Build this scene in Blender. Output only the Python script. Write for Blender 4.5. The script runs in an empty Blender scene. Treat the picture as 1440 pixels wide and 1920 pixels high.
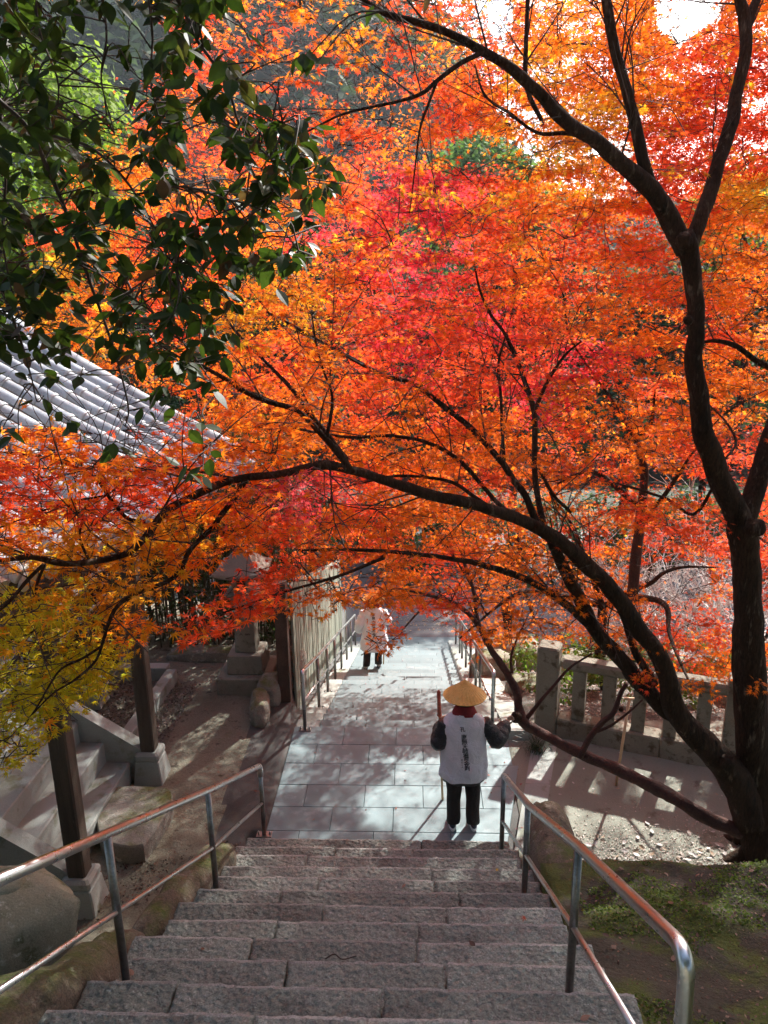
import bpy, math, random
import numpy as np
from mathutils import Vector, Matrix, noise as mnoise
R = math.radians
rng = np.random.default_rng(7)
random.seed(7)
scene = bpy.context.scene
COL = scene.collection

# ------------------------------------------------------------------ camera
CH = 5.19
FPX = 1440.0                       # focal length in pixels of a 1440 x 1920 frame
def _n(v):
    v = np.array(v, float); return v/np.linalg.norm(v)
Yc = _n((55, 407, 1440)); Zc = -_n((70, -5103, 1440)); Yc = _n(Yc-Zc*(Yc@Zc)); Xc = np.cross(Zc, Yc)
CAM = np.array((0, 0, CH))
cam_data = bpy.data.cameras.new('camera'); cam = bpy.data.objects.new('camera', cam_data); COL.objects.link(cam)
# rows of the camera matrix: camera right, up, backwards expressed in the world
cr = np.array((Xc[0], Yc[0], Zc[0])); cu = np.array((Xc[1], Yc[1], Zc[1])); cf = np.array((Xc[2], Yc[2], Zc[2]))
mw = Matrix(((cr[0], cu[0], -cf[0], 0), (cr[1], cu[1], -cf[1], 0), (cr[2], cu[2], -cf[2], CH), (0, 0, 0, 1)))
cam.matrix_world = mw
cam_data.sensor_fit = 'VERTICAL'; cam_data.sensor_height = 36.0
cam_data.lens = 36.0*FPX/1920.0
cam_data.clip_start = 0.05; cam_data.clip_end = 3000
scene.camera = cam

# ------------------------------------------------------------------ light
SUN_AZ, SUN_EL = R(28), R(38)
SUN = np.array((math.sin(SUN_AZ)*math.cos(SUN_EL), math.cos(SUN_AZ)*math.cos(SUN_EL), math.sin(SUN_EL)))
w = bpy.data.worlds.new('World'); scene.world = w; w.use_nodes = True
nt = w.node_tree; nt.nodes.clear()
sky = nt.nodes.new('ShaderNodeTexSky'); sky.sky_type = 'NISHITA'; sky.sun_disc = False
sky.sun_elevation = SUN_EL; sky.sun_rotation = SUN_AZ; sky.air_density = 1.0; sky.dust_density = 2.5; sky.ozone_density = 1.0
bg = nt.nodes.new('ShaderNodeBackground'); bg.inputs['Strength'].default_value = 0.13
wo = nt.nodes.new('ShaderNodeOutputWorld')
nt.links.new(sky.outputs[0], bg.inputs[0]); nt.links.new(bg.outputs[0], wo.inputs[0])
sd = bpy.data.lights.new('sun', 'SUN'); sd.energy = 5.0; sd.angle = R(0.9); sd.color = (1.0, 0.97, 0.92)
sun = bpy.data.objects.new('sun', sd); COL.objects.link(sun)
sun.rotation_euler = Vector(SUN).to_track_quat('Z', 'Y').to_euler(); sun.location = (10, 20, 30)
vs = scene.view_settings
vs.view_transform = 'Standard'; vs.look = 'None'; vs.gamma = 1.0; vs.use_curve_mapping = False
vs.exposure = 1.62
scene.cycles.max_bounces = 8; scene.cycles.transmission_bounces = 4; scene.cycles.diffuse_bounces = 4

# ------------------------------------------------------------------ helpers: pixel of the photograph -> point of the place
def ray(px, py):
    d = np.array((px-720.0, 960.0-py, FPX)); return np.array((d@Xc, d@Yc, d@Zc))
def aty(px, py, y):
    r = ray(px, py); return CAM+r*(y/r[1])
def atz(px, py, z=0.0):
    r = ray(px, py); return CAM+r*((z-CH)/r[2])
def atx(px, py, x):
    r = ray(px, py); return CAM+r*(x/r[0])
def lowp(px, py):
    r = ray(px, py); t = (8.5/3-CH)/(r[2]+r[1]/3); return CAM+r*t
def proj(P):
    P = np.atleast_2d(P)-CAM
    x = P@cr; y = P@cu; z = P@cf
    z = np.where(z < 0.01, 0.01, z)
    return np.stack((720+FPX*x/z, 960-FPX*y/z, z), 1)

# ------------------------------------------------------------------ helpers: objects
def tag(o, label=None, cat=None, group=None, kind=None):
    if label: o['label'] = label
    if cat: o['category'] = cat
    if group: o['group'] = group
    if kind: o['kind'] = kind
    return o
def empty(name, loc, label=None, cat=None, group=None, kind=None):
    o = bpy.data.objects.new(name, None); COL.objects.link(o); o.location = loc; o.empty_display_size = .1
    return tag(o, label, cat, group, kind)
def wloc(o):
    v = Vector((0, 0, 0))
    while o is not None:
        v += o.location; o = o.parent
    return np.array(v)
def mesh_np(name, V, F, mat=None, smooth=False, cols=None):
    """V (n,3); F an (m,k) array or list of faces"""
    me = bpy.data.meshes.new(name)
    V = np.asarray(V, dtype=np.float32)
    if isinstance(F, np.ndarray):
        m, k = F.shape; loops = F.astype(np.int32).ravel(); starts = np.arange(0, m*k, k, dtype=np.int32)
    else:
        cnt = np.array([len(f) for f in F], dtype=np.int32)
        loops = np.fromiter((i for f in F for i in f), dtype=np.int32); starts = np.concatenate(([0], np.cumsum(cnt)[:-1])).astype(np.int32); m = len(F)
    me.vertices.add(len(V)); me.vertices.foreach_set('co', V.ravel())
    me.loops.add(len(loops)); me.loops.foreach_set('vertex_index', loops)
    me.polygons.add(m); me.polygons.foreach_set('loop_start', starts)
    me.polygons.foreach_set('use_smooth', np.full(m, bool(smooth)))
    if mat is not None: me.materials.append(mat)
    me.update(calc_edges=True)
    if cols is not None:
        a = me.attributes.new('tint', 'FLOAT_COLOR', 'FACE')
        c = np.ones((m, 4), dtype=np.float32); c[:, :3] = cols; a.data.foreach_set('color', c.ravel())
    return me
class MB:
    def __init__(s): s.V = []; s.F = []; s.n = 0
    def add(s, V, F):
        V = np.asarray(V, float); s.V.append(V); s.F += [tuple(int(i)+s.n for i in f) for f in F]; s.n += len(V); return s
    def build(s, name, mat, parent=None, loc=None, smooth=False, **tags):
        V = np.concatenate(s.V) if s.V else np.zeros((0, 3))
        if parent is not None: off = wloc(parent)+(np.array(loc) if loc is not None else 0)
        else: off = np.array(loc) if loc is not None else np.array((V[:, 0].mean(), V[:, 1].mean(), V[:, 2].min()))
        me = mesh_np(name, V-off, s.F, mat, smooth)
        o = bpy.data.objects.new(name, me); COL.objects.link(o)
        if parent is not None:
            o.parent = parent
            if loc is not None: o.location = loc
        else: o.location = off
        return tag(o, **tags)
def box(c, d, rot=0.0, taper=1.0, bev=0.0):
    """box with centre c, size d; optional turn about z, top taper and bevelled long edges"""
    x, y, z = d[0]/2, d[1]/2, d[2]/2
    if bev <= 0:
        V = np.array([(-x, -y, -z), (x, -y, -z), (x, y, -z), (-x, y, -z), (-x*taper, -y*taper, z), (x*taper, -y*taper, z), (x*taper, y*taper, z), (-x*taper, y*taper, z)])
        F = [(0, 3, 2, 1), (4, 5, 6, 7), (0, 1, 5, 4), (1, 2, 6, 5), (2, 3, 7, 6), (3, 0, 4, 7)]
    else:
        b = bev; V = []
        def ring(hx, hy, zz): return [(hx-b, -hy, zz), (hx, -hy+b, zz), (hx, hy-b, zz), (hx-b, hy, zz), (-hx+b, hy, zz), (-hx, hy-b, zz), (-hx, -hy+b, zz), (-hx+b, -hy, zz)]
        t = taper
        V = ring(x-b, y-b, -z)+ring(x, y, -z+b)+ring(x*t, y*t, z-b)+ring(x*t-b, y*t-b, z)
        F = [tuple(range(7, -1, -1)), tuple(range(24, 32))]
        for k in range(3):
            for i in range(8): F.append((k*8+i, k*8+(i+1) % 8, k*8+8+(i+1) % 8, k*8+8+i))
        V = np.array(V)
    if rot: cc, ss = math.cos(rot), math.sin(rot); V = np.stack((V[:, 0]*cc-V[:, 1]*ss, V[:, 0]*ss+V[:, 1]*cc, V[:, 2]), 1)
    return V+np.array(c), F
def smooth_path(P, n=6):
    P = np.asarray(P, float)
    if len(P) < 3: return P
    Q = np.vstack((2*P[0]-P[1], P, 2*P[-1]-P[-2])); out = []
    for i in range(1, len(Q)-2):
        p0, p1, p2, p3 = Q[i-1], Q[i], Q[i+1], Q[i+2]
        for k in range(n):
            t = k/n; out.append(.5*((2*p1)+(-p0+p2)*t+(2*p0-5*p1+4*p2-p3)*t*t+(-p0+3*p1-3*p2+p3)*t**3))
    out.append(P[-1]); return np.array(out)
def tube(P, rad, sides=8, caps=True, lump=0.0, seed=0):
    P = np.asarray(P, float); n = len(P)
    rad = np.full(n, rad) if np.isscalar(rad) else np.asarray(rad, float)
    T = np.gradient(P, axis=0); T /= np.linalg.norm(T, axis=1)[:, None]+1e-12
    a = np.array((0, 0, 1.)) if abs(T[0][2]) < .9 else np.array((1., 0, 0))
    u = np.cross(T[0], a); u /= np.linalg.norm(u); V = []
    ang = np.arange(sides)*2*math.pi/sides; cs, sn = np.cos(ang), np.sin(ang)
    rr = np.random.default_rng(seed)
    for i in range(n):
        u = u-T[i]*(u@T[i]); u /= np.linalg.norm(u)+1e-12; v = np.cross(T[i], u)
        r = rad[i]*np.ones(sides)
        if lump: r = r*(1+lump*(.6*np.sin(ang*2+i*.7+seed)+.5*np.sin(ang*3-i*.45+seed*2)+.8*rr.uniform(-1, 1, sides)))
        V.append(P[i]+np.outer(cs*r, u)+np.outer(sn*r, v))
    V = np.concatenate(V); F = []
    for i in range(n-1):
        for k in range(sides):
            a0 = i*sides+k; a1 = i*sides+(k+1) % sides; F.append((a0, a1, a1+sides, a0+sides))
    if caps: F.append(tuple(range(sides-1, -1, -1))); F.append(tuple(range((n-1)*sides, n*sides)))
    return V, F
def loft(rings, caps=True):
    """rings: list of (k,3) arrays of equal length"""
    k = len(rings[0]); V = np.concatenate(rings); F = []
    for i in range(len(rings)-1):
        for j in range(k):
            a = i*k+j; b = i*k+(j+1) % k; F.append((a, b, b+k, a+k))
    if caps: F.append(tuple(range(k-1, -1, -1))); F.append(tuple(range((len(rings)-1)*k, len(rings)*k)))
    return V, F
def fbm(p, s=1.0, o=4):
    return mnoise.fractal(Vector((p[0]*s, p[1]*s, p[2]*s)), 1.0, 2.0, o)
def rock(c, d, seed=0, sub=4, power=.62, amp=.10, rot=0.0, freq=1.6):
    """boulder: superellipsoid with lumps"""
    import bmesh
    bm = bmesh.new(); bmesh.ops.create_icosphere(bm, subdivisions=sub, radius=1.0)
    V = np.array([v.co[:] for v in bm.verts]); F = [tuple(v.index for v in f.verts) for f in bm.faces]; bm.free()
    V = np.sign(V)*np.abs(V)**power
    V /= np.max(np.linalg.norm(V, axis=1))*.85
    nz = np.array([fbm(v+seed*7.3, freq, 4) for v in V]); nz2 = np.array([fbm(v+seed*3.1, freq*5, 3) for v in V])
    V = V*(1+amp*nz+amp*.22*nz2)[:, None]
    V = V*np.array(d)/2
    cc, ss = math.cos(rot), math.sin(rot); V = np.stack((V[:, 0]*cc-V[:, 1]*ss, V[:, 0]*ss+V[:, 1]*cc, V[:, 2]), 1)
    return V+np.array(c), F

# ------------------------------------------------------------------ helpers: materials
def mat_new(name):
    m = bpy.data.materials.new(name); m.use_nodes = True; nt = m.node_tree; nt.nodes.clear()
    return m, nt, nt.nodes, nt.links
def rgb(c): return (c[0], c[1], c[2], 1.0)
def surf(name, c1, c2, scale=3.0, rough=.8, bump=.3, bscale=25.0, bdist=.01, spot=None, sscale=8.0, sth=.58, fine=.25, fscale=60.0, metal=0.0,
         spec=.4, stretch=(1, 1, 1), spot2=None, s2scale=2.0, s2th=.6, voro=0.0, vscale=30.0, sub=0.0, up=None, island=0.0, wear=0.0):
    m, nt, N, L = mat_new(name)
    out = N.new('ShaderNodeOutputMaterial'); b = N.new('ShaderNodeBsdfPrincipled'); L.new(b.outputs[0], out.inputs[0])
    geo = N.new('ShaderNodeNewGeometry'); mp = N.new('ShaderNodeMapping'); L.new(geo.outputs['Position'], mp.inputs[0]); mp.inputs['Scale'].default_value = stretch
    def noise(sc, det=6, rg=.6, dist=0.0):
        n = N.new('ShaderNodeTexNoise'); n.inputs['Scale'].default_value = sc; n.inputs['Detail'].default_value = det; n.inputs['Roughness'].default_value = rg; n.inputs['Distortion'].default_value = dist
        L.new(mp.outputs[0], n.inputs['Vector']); return n
    def ramp(src, a, z):
        r = N.new('ShaderNodeMapRange'); r.inputs['From Min'].default_value = a; r.inputs['From Max'].default_value = z; L.new(src, r.inputs['Value']); return r.outputs[0]
    def mix(f, a, c, mode='MIX'):
        x = N.new('ShaderNodeMix'); x.data_type = 'RGBA'; x.blend_type = mode
        if isinstance(f, float): x.inputs[0].default_value = f
        else: L.new(f, x.inputs[0])
        for i, s in ((6, a), (7, c)):
            if isinstance(s, tuple): x.inputs[i].default_value = rgb(s)
            else: L.new(s, x.inputs[i])
        return x.outputs[2]
    col = mix(ramp(noise(scale).outputs['Fac'], .32, .68), tuple(c1), tuple(c2))
    if spot is not None: col = mix(ramp(noise(sscale, 8, .65).outputs['Fac'], sth, sth+.1), col, tuple(spot))
    if spot2 is not None: col = mix(ramp(noise(s2scale, 8, .7).outputs['Fac'], s2th, s2th+.12), col, tuple(spot2))
    if wear:
        wf = N.new('ShaderNodeMapRange'); wf.inputs['From Min'].default_value = .50; wf.inputs['From Max'].default_value = .62; wf.inputs['To Max'].default_value = .8
        L.new(geo.outputs['Pointiness'], wf.inputs['Value']); col = mix(wf.outputs[0], col, (wear, wear*.97, wear*.92))
    if up is not None:
        sep = N.new('ShaderNodeSeparateXYZ'); L.new(geo.outputs['Normal'], sep.inputs[0])
        mul = N.new('ShaderNodeMath'); mul.operation = 'MULTIPLY'; L.new(ramp(sep.outputs['Z'], .35, .9), mul.inputs[0]); L.new(ramp(noise(3.2, 8, .7).outputs['Fac'], .42, .6), mul.inputs[1])
        col = mix(mul.outputs[0], col, tuple(up))
    f = noise(fscale, 4, .7)
    g = N.new('ShaderNodeMapRange'); g.inputs['From Min'].default_value = .3; g.inputs['From Max'].default_value = .7; g.inputs['To Min'].default_value = 1-fine; g.inputs['To Max'].default_value = 1+fine
    L.new(f.outputs['Fac'], g.inputs['Value'])
    vm = N.new('ShaderNodeVectorMath'); vm.operation = 'SCALE'; L.new(col, vm.inputs[0]); L.new(g.outputs[0], vm.inputs['Scale'])
    colr = vm.outputs[0]
    if island:
        oi = N.new('ShaderNodeObjectInfo'); g2 = N.new('ShaderNodeMapRange'); g2.inputs['To Min'].default_value = 1-island; g2.inputs['To Max'].default_value = 1+island
        L.new(oi.outputs['Random'], g2.inputs['Value']); v2 = N.new('ShaderNodeVectorMath'); v2.operation = 'SCALE'; L.new(colr, v2.inputs[0]); L.new(g2.outputs[0], v2.inputs['Scale']); colr = v2.outputs[0]
    L.new(colr, b.inputs['Base Color'])
    b.inputs['Metallic'].default_value = metal; b.inputs['Specular IOR Level'].default_value = spec
    rr = N.new('ShaderNodeMapRange'); rr.inputs['To Min'].default_value = max(0, rough-.12); rr.inputs['To Max'].default_value = min(1, rough+.12); L.new(noise(scale*2.7).outputs['Fac'], rr.inputs['Value']); L.new(rr.outputs[0], b.inputs['Roughness'])
    if bump:
        bn = noise(bscale, 8, .62, .6); h = bn.outputs['Fac']
        if voro:
            vo = N.new('ShaderNodeTexVoronoi'); vo.feature = 'SMOOTH_F1'; vo.inputs['Scale'].default_value = vscale; L.new(mp.outputs[0], vo.inputs['Vector'])
            ad = N.new('ShaderNodeMath'); ad.operation = 'MULTIPLY_ADD'; L.new(vo.outputs['Distance'], ad.inputs[0]); ad.inputs[1].default_value = voro; L.new(h, ad.inputs[2]); h = ad.outputs[0]
        bp = N.new('ShaderNodeBump'); bp.inputs['Strength'].default_value = bump; bp.inputs['Distance'].default_value = bdist; L.new(h, bp.inputs['Height']); L.new(bp.outputs[0], b.inputs['Normal'])
    return m
def leafmat(name, col=None, trans=.5, rough=.5, tmul=(1, 1, 1), attr=True, spec=.3):
    m, nt, N, L = mat_new(name)
    out = N.new('ShaderNodeOutputMaterial'); mx = N.new('ShaderNodeMixShader'); mx.inputs[0].default_value = trans
    b = N.new('ShaderNodeBsdfPrincipled'); t = N.new('ShaderNodeBsdfTranslucent'); b.inputs['Roughness'].default_value = rough; b.inputs['Specular IOR Level'].default_value = spec
    if attr:
        a = N.new('ShaderNodeAttribute'); a.attribute_name = 'tint'; src = a.outputs['Color']
        geo = N.new('ShaderNodeNewGeometry'); n = N.new('ShaderNodeTexNoise'); n.inputs['Scale'].default_value = 40; L.new(geo.outputs['Position'], n.inputs['Vector'])
        g = N.new('ShaderNodeMapRange'); g.inputs['From Min'].default_value = .3; g.inputs['From Max'].default_value = .7; g.inputs['To Min'].default_value = .78; g.inputs['To Max'].default_value = 1.15; L.new(n.outputs['Fac'], g.inputs['Value'])
        vm = N.new('ShaderNodeVectorMath'); vm.operation = 'SCALE'; L.new(src, vm.inputs[0]); L.new(g.outputs[0], vm.inputs['Scale']); src = vm.outputs[0]
        L.new(src, b.inputs['Base Color'])
        v2 = N.new('ShaderNodeVectorMath'); v2.operation = 'MULTIPLY'; L.new(src, v2.inputs[0]); v2.inputs[1].default_value = tmul; L.new(v2.outputs[0], t.inputs['Color'])
    else:
        b.inputs['Base Color'].default_value = rgb(col); t.inputs['Color'].default_value = rgb([min(1, c*k) for c, k in zip(col, tmul)])
    L.new(b.outputs[0], mx.inputs[1]); L.new(t.outputs[0], mx.inputs[2]); L.new(mx.outputs[0], out.inputs[0])
    return m

M = {}
M['granite'] = surf('hewn_granite', (.165, .190, .160), (.242, .272, .232), 1.6, .6, 1.0, 24, .035, wear=.34, spot=(.34, .36, .325), sscale=40, sth=.56, spot2=(.095, .093, .080), s2scale=1.1, s2th=.54, fine=.5, fscale=95, voro=.9, vscale=30, island=.26, spec=.5)
M['granite_edge'] = surf('worn_granite_edge', (.24, .24, .215), (.34, .34, .31), 6, .55, .8, 30, .02, spot=(.15, .14, .12), sscale=20, sth=.56, fine=.4, fscale=95, island=.2)
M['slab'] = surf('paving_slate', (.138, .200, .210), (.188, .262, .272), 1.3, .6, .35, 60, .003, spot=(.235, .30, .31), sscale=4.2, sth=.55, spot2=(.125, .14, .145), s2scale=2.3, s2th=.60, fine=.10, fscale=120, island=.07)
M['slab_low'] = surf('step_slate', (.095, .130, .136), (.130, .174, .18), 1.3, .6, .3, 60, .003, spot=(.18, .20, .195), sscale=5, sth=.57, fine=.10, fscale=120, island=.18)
M['asphalt'] = surf('old_asphalt', (.050, .050, .046), (.085, .083, .076), 1.2, .8, .6, 90, .006, spot=(.15, .145, .13), sscale=70, sth=.60, spot2=(.10, .095, .07), s2scale=1.7, s2th=.55, fine=.3, fscale=160)
M['road'] = surf('road_asphalt', (.13, .13, .125), (.19, .185, .175), 1.2, .85, .5, 90, .006, spot=(.3, .25, .18), sscale=18, sth=.66, fine=.3, fscale=90)
M['soil'] = surf('trodden_soil', (.125, .120, .085), (.225, .215, .16), .9, .92, .9, 22, .02, spot=(.055, .045, .032), sscale=7, sth=.57, spot2=(.10, .11, .035), s2scale=.8, s2th=.60, fine=.35, fscale=70)
M['sand'] = surf('pale_grit', (.18, .188, .148), (.25, .26, .212), .8, .95, .7, 60, .008, spot=(.14, .125, .095), sscale=4, sth=.56, spot2=(.38, .36, .31), s2scale=90, s2th=.62, fine=.25, fscale=180)
M['bank'] = surf('mossy_bank_soil', (.042, .036, .023), (.085, .072, .048), 1.5, .9, 1.0, 26, .03, spot=(.085, .108, .018), sscale=1.6, sth=.46, spot2=(.13, .11, .085), s2scale=26, s2th=.66, fine=.45, fscale=90)
M['boulder'] = surf('lichen_boulder', (.16, .145, .115), (.27, .25, .21), 2.2, .88, .9, 18, .02, spot=(.38, .37, .31), sscale=9, sth=.56, fine=.4, fscale=110, up=(.11, .12, .035))
M['mossrock'] = surf('mossy_rock', (.10, .075, .05), (.19, .15, .11), 2.0, .9, 1.0, 20, .025, spot=(.27, .25, .19), sscale=14, sth=.57, spot2=(.05, .045, .03), s2scale=6, s2th=.55, fine=.45, fscale=90, up=(.085, .11, .022))
M['carved'] = surf('carved_pale_stone', (.22, .22, .16), (.33, .32, .24), 2.5, .85, .8, 30, .012, spot=(.10, .11, .05), sscale=5.5, sth=.53, spot2=(.56, .56, .48), s2scale=11, s2th=.57, fine=.25, fscale=100)
M['concrete'] = surf('weathered_concrete', (.24, .265, .24), (.34, .36, .33), 1.5, .85, .5, 40, .006, spot=(.17, .18, .12), sscale=3.2, sth=.57, fine=.16, fscale=140)
M['lantern'] = surf('lantern_granite', (.19, .175, .135), (.28, .26, .21), 1.8, .85, .7, 55, .008, spot=(.12, .115, .07), sscale=5, sth=.58, fine=.3, fscale=150)
M['fence_stone'] = surf('fence_granite', (.16, .14, .10), (.25, .225, .17), 1.8, .85, .8, 50, .008, spot=(.085, .065, .035), sscale=7, sth=.53, spot2=(.33, .31, .26), s2scale=30, s2th=.64, fine=.3, fscale=150)
M['wood'] = surf('dark_weathered_wood', (.045, .032, .022), (.10, .078, .058), 2.0, .75, .6, 30, .006, spot=(.15, .13, .105), sscale=5, sth=.64, fine=.3, fscale=60, stretch=(6, 6, .5))
M['graywood'] = surf('silver_gray_wood', (.20, .185, .165), (.30, .285, .26), 2.0, .8, .5, 30, .004, fine=.25, fscale=60, stretch=(1, 6, 6))
M['board'] = surf('fence_board', (.15, .165, .125), (.22, .235, .18), 2.0, .8, .5, 30, .004, spot=(.09, .09, .06), sscale=5, sth=.58, fine=.25, fscale=40, stretch=(3, 3, .6), island=.18)
M['rust_post'] = surf('brown_post', (.060, .032, .020), (.11, .065, .045), 4.0, .8, .5, 60, .004, fine=.3, fscale=60)
M['tile'] = surf('smoked_roof_tile', (.27, .305, .33), (.41, .445, .47), 3.0, .42, .35, 30, .004, spot=(.15, .155, .15), sscale=9, sth=.60, fine=.18, fscale=60, island=.14, spec=.6)
M['dark'] = surf('dark_plank_wall', (.030, .022, .016), (.06, .045, .032), 2.0, .85, .4, 30, .004, fine=.3, fscale=60, stretch=(6, 6, .5))  # dark brown boards, also used on pickets and the lantern window
M['bark'] = surf('maple_bark', (.022, .011, .006), (.055, .031, .018), 5.0, .92, 1.0, 26, .035, spec=.15, spot=(.13, .095, .065), sscale=16, sth=.58, spot2=(.010, .007, .005), s2scale=12, s2th=.56, fine=.6, fscale=70, stretch=(1, 1, .22))
M['redbark'] = surf('reddish_bark', (.038, .012, .008), (.085, .034, .022), 5.0, .85, 1.0, 24, .02, spot=(.04, .02, .014), sscale=9, sth=.58, fine=.4, fscale=60)
M['twig'] = surf('twig_bark', (.035, .022, .016), (.07, .045, .032), 8.0, .8, 0, 20)
M['graytwig'] = surf('bleached_twig', (.50, .49, .46), (.66, .64, .61), 8.0, .8, 0, 20)
M['steel'] = surf('stainless_steel', (.52, .52, .51), (.62, .62, .61), 6.0, .30, .06, 80, .001, fine=.05, fscale=60, metal=1.0, spec=.5)
M['steel_post'] = surf('dull_steel', (.16, .155, .145), (.34, .335, .32), 7.0, .36, .25, 90, .002, spot=(.12, .08, .05), sscale=60, sth=.63, fine=.2, fscale=60, metal=1.0, spec=.5)
M['gravel'] = surf('litter_gravel', (.09, .08, .07), (.22, .205, .19), 25.0, .9, 1.0, 40, .03, spot=(.36, .34, .32), sscale=60, sth=.60, fine=.4, fscale=90)
M['straw'] = None
M['maple'] = leafmat('maple_leaf', trans=.72, tmul=(1.24, 1.32, 1.3), rough=.55, spec=.2)
M['green'] = leafmat('green_leaf', trans=.42, tmul=(1.3, 1.45, .8), rough=.5, spec=.25)
M['green_far'] = leafmat('crown_leaf', trans=.35, tmul=(1.3, 1.45, .8), rough=.8, spec=.12)
# ------------------------------------------------------------------ ground
def sstep(a, b, x):
    t = np.clip((x-a)/(b-a), 0, 1); return t*t*(3-2*t)
def vnoise(x, y, f, s=0):
    return (np.sin(x*f*1.3+s+1.7*np.sin(y*f*.9+s*2))+np.sin(y*f*1.7+s*3+1.3*np.sin(x*f*1.1-s))+.5*np.sin((x+y)*f*2.9+s*5))/2.5
def lowline(y): return np.where(y < 8.5, 0.0, -np.clip((y-8.5)/3, 0, 2.76))
def ground_z(x, y):
    x = np.asarray(x, float); y = np.asarray(y, float)
    z = lowline(y)
    # right of the lower stairs
    z = np.where(x > 1.45, -np.clip((y-8.9)/2.6, 0, 2.9), z)
    z = z+np.where((x > 1.6) & (y > 9), .10*vnoise(x, y, 2.1, 1), 0)
    # left yard stays level beyond the landing
    yard = -sstep(11.5, 20, y)*2.8
    z = np.where(x < -1.62, yard, z)
    z = z-.05*np.exp(-((x+1.7)/.15)**2)*0
    # slope below y = 6.5
    tread = .516*(6.55-y)
    right = sstep(6.02, 4.95, y)*.93+np.clip(4.95-y, 0, 99)*.33+.05*vnoise(x, y, 3.0, 2)*sstep(6.1, 5.2, y)+.03*vnoise(x, y, 8.0, 4)*sstep(6.1, 5.2, y)
    right = right+sstep(1.6, 1.0, x)*np.clip(tread-.1-right, 0, 9)*.55
    left = np.clip(5.25-y, 0, 99)*.45+.02*vnoise(x, y, 4.0, 3)+sstep(-2.35, -1.75, x)*np.clip(6.3-y, 0, 99)*.14
    z = np.where(y < 6.5, np.where(x > 1.0, right, np.where(x < -1.65, left, tread-.42)), z)
    z = np.where((x > -1.5) & (x < 1.12) & (y >= 6.5) & (y < 8.5), -.15, z)
    z = np.where((x > -1.5) & (x < 1.12) & (y >= 8.5) & (y < 16.9), z-.28, z)
    # small relief
    z = z+np.where((x > 1.7) & (y > 6) & (y < 8.6), .012*vnoise(x, y, 5, 7), 0)+np.where((x < -1.9) & (y > 5), .014*vnoise(x, y, 3.4, 6)+.02*sstep(-2.6, -1.9, x)*vnoise(x, y, 6, 3), 0)
    # far terrain: dip, then the wooded hill
    far = sstep(22, 55, y)
    z = z-far*3*sstep(22, 40, y)
    u = (x-13)/np.maximum(y, 1)*130     # place along the ridge
    ridge = 60-40*sstep(-22, 10, u)+2*sstep(20, 70, u)
    ridge = np.where(u < -40, 62+10*sstep(-40, -120, u), ridge)
    z = z+ridge*sstep(45, 150, y)*1.08
    z = z+sstep(-14, -70, x)*sstep(6, 30, y)*12
    z = z+sstep(60, 120, y)*2.0*vnoise(x, y, .05, 9)
    return z
def axis(parts):
    out = []
    for a, b, s in parts: out.append(np.arange(a, b, s))
    return np.concatenate(out+[np.array([parts[-1][1]])])
gx = axis([(-400, -100, 30), (-100, -30, 7), (-30, -8, 1.2), (-8, -3.2, .25), (-3.2, 4.6, .06), (4.6, 10, .3), (10, 40, 1.5), (40, 120, 8), (120, 400, 28)])
gy = axis([(-60, -8, 8), (-8, 1.5, .5), (1.5, 9.6, .06), (9.6, 20, .3), (20, 60, 1.5), (60, 200, 5), (200, 600, 40)])
GX, GY = np.meshgrid(gx, gy); GZ = ground_z(GX, GY)
nx, ny = len(gx), len(gy)
V = np.stack((GX.ravel(), GY.ravel(), GZ.ravel()), 1)
ii = (np.arange(ny-1)[:, None]*nx+np.arange(nx-1)[None, :]).ravel()
F = np.stack((ii, ii+1, ii+nx+1, ii+nx), 1)
me = mesh_np('ground', V, F, M['soil'], smooth=True)
for k in ('sand', 'bank', 'road', 'asphalt'): me.materials.append(M[k])
M['forestfloor'] = surf('forest_floor', (.014, .022, .010), (.03, .04, .018), .4, .95, .4, 5, .1); me.materials.append(M['forestfloor'])
M['slope_litter'] = surf('slope_litter', (.075, .07, .058), (.15, .14, .12), 1.8, .95, 1.0, 30, .03, spot=(.27, .25, .22), sscale=16, sth=.62, spot2=(.05, .06, .025), s2scale=2.2, s2th=.56, fine=.4, fscale=70); me.materials.append(M['slope_litter'])
cx = V[F].mean(1); X, Y = cx[:, 0], cx[:, 1]
mi = np.zeros(len(F), dtype=np.int32)
mi[(X > 1.0) & (Y >= 5.85) & (Y < 8.7)] = 1
mi[(X > .95) & (Y < 5.85)] = 2
mi[(X > 1.0) & (Y >= 8.7)] = 6
mi[(Y > 16.8) & (X > -6) & (Y < 26)] = 3
mi[(X > -2.02+.05*np.sin(Y*5)) & (X < -1.4) & (Y > 6.0) & (Y < 17)] = 4
mi[(Y >= 26) | (np.abs(X) > 14)] = 5
me.polygons.foreach_set('material_index', mi)
g = bpy.data.objects.new('ground', me); COL.objects.link(g); tag(g, kind='structure')

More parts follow.
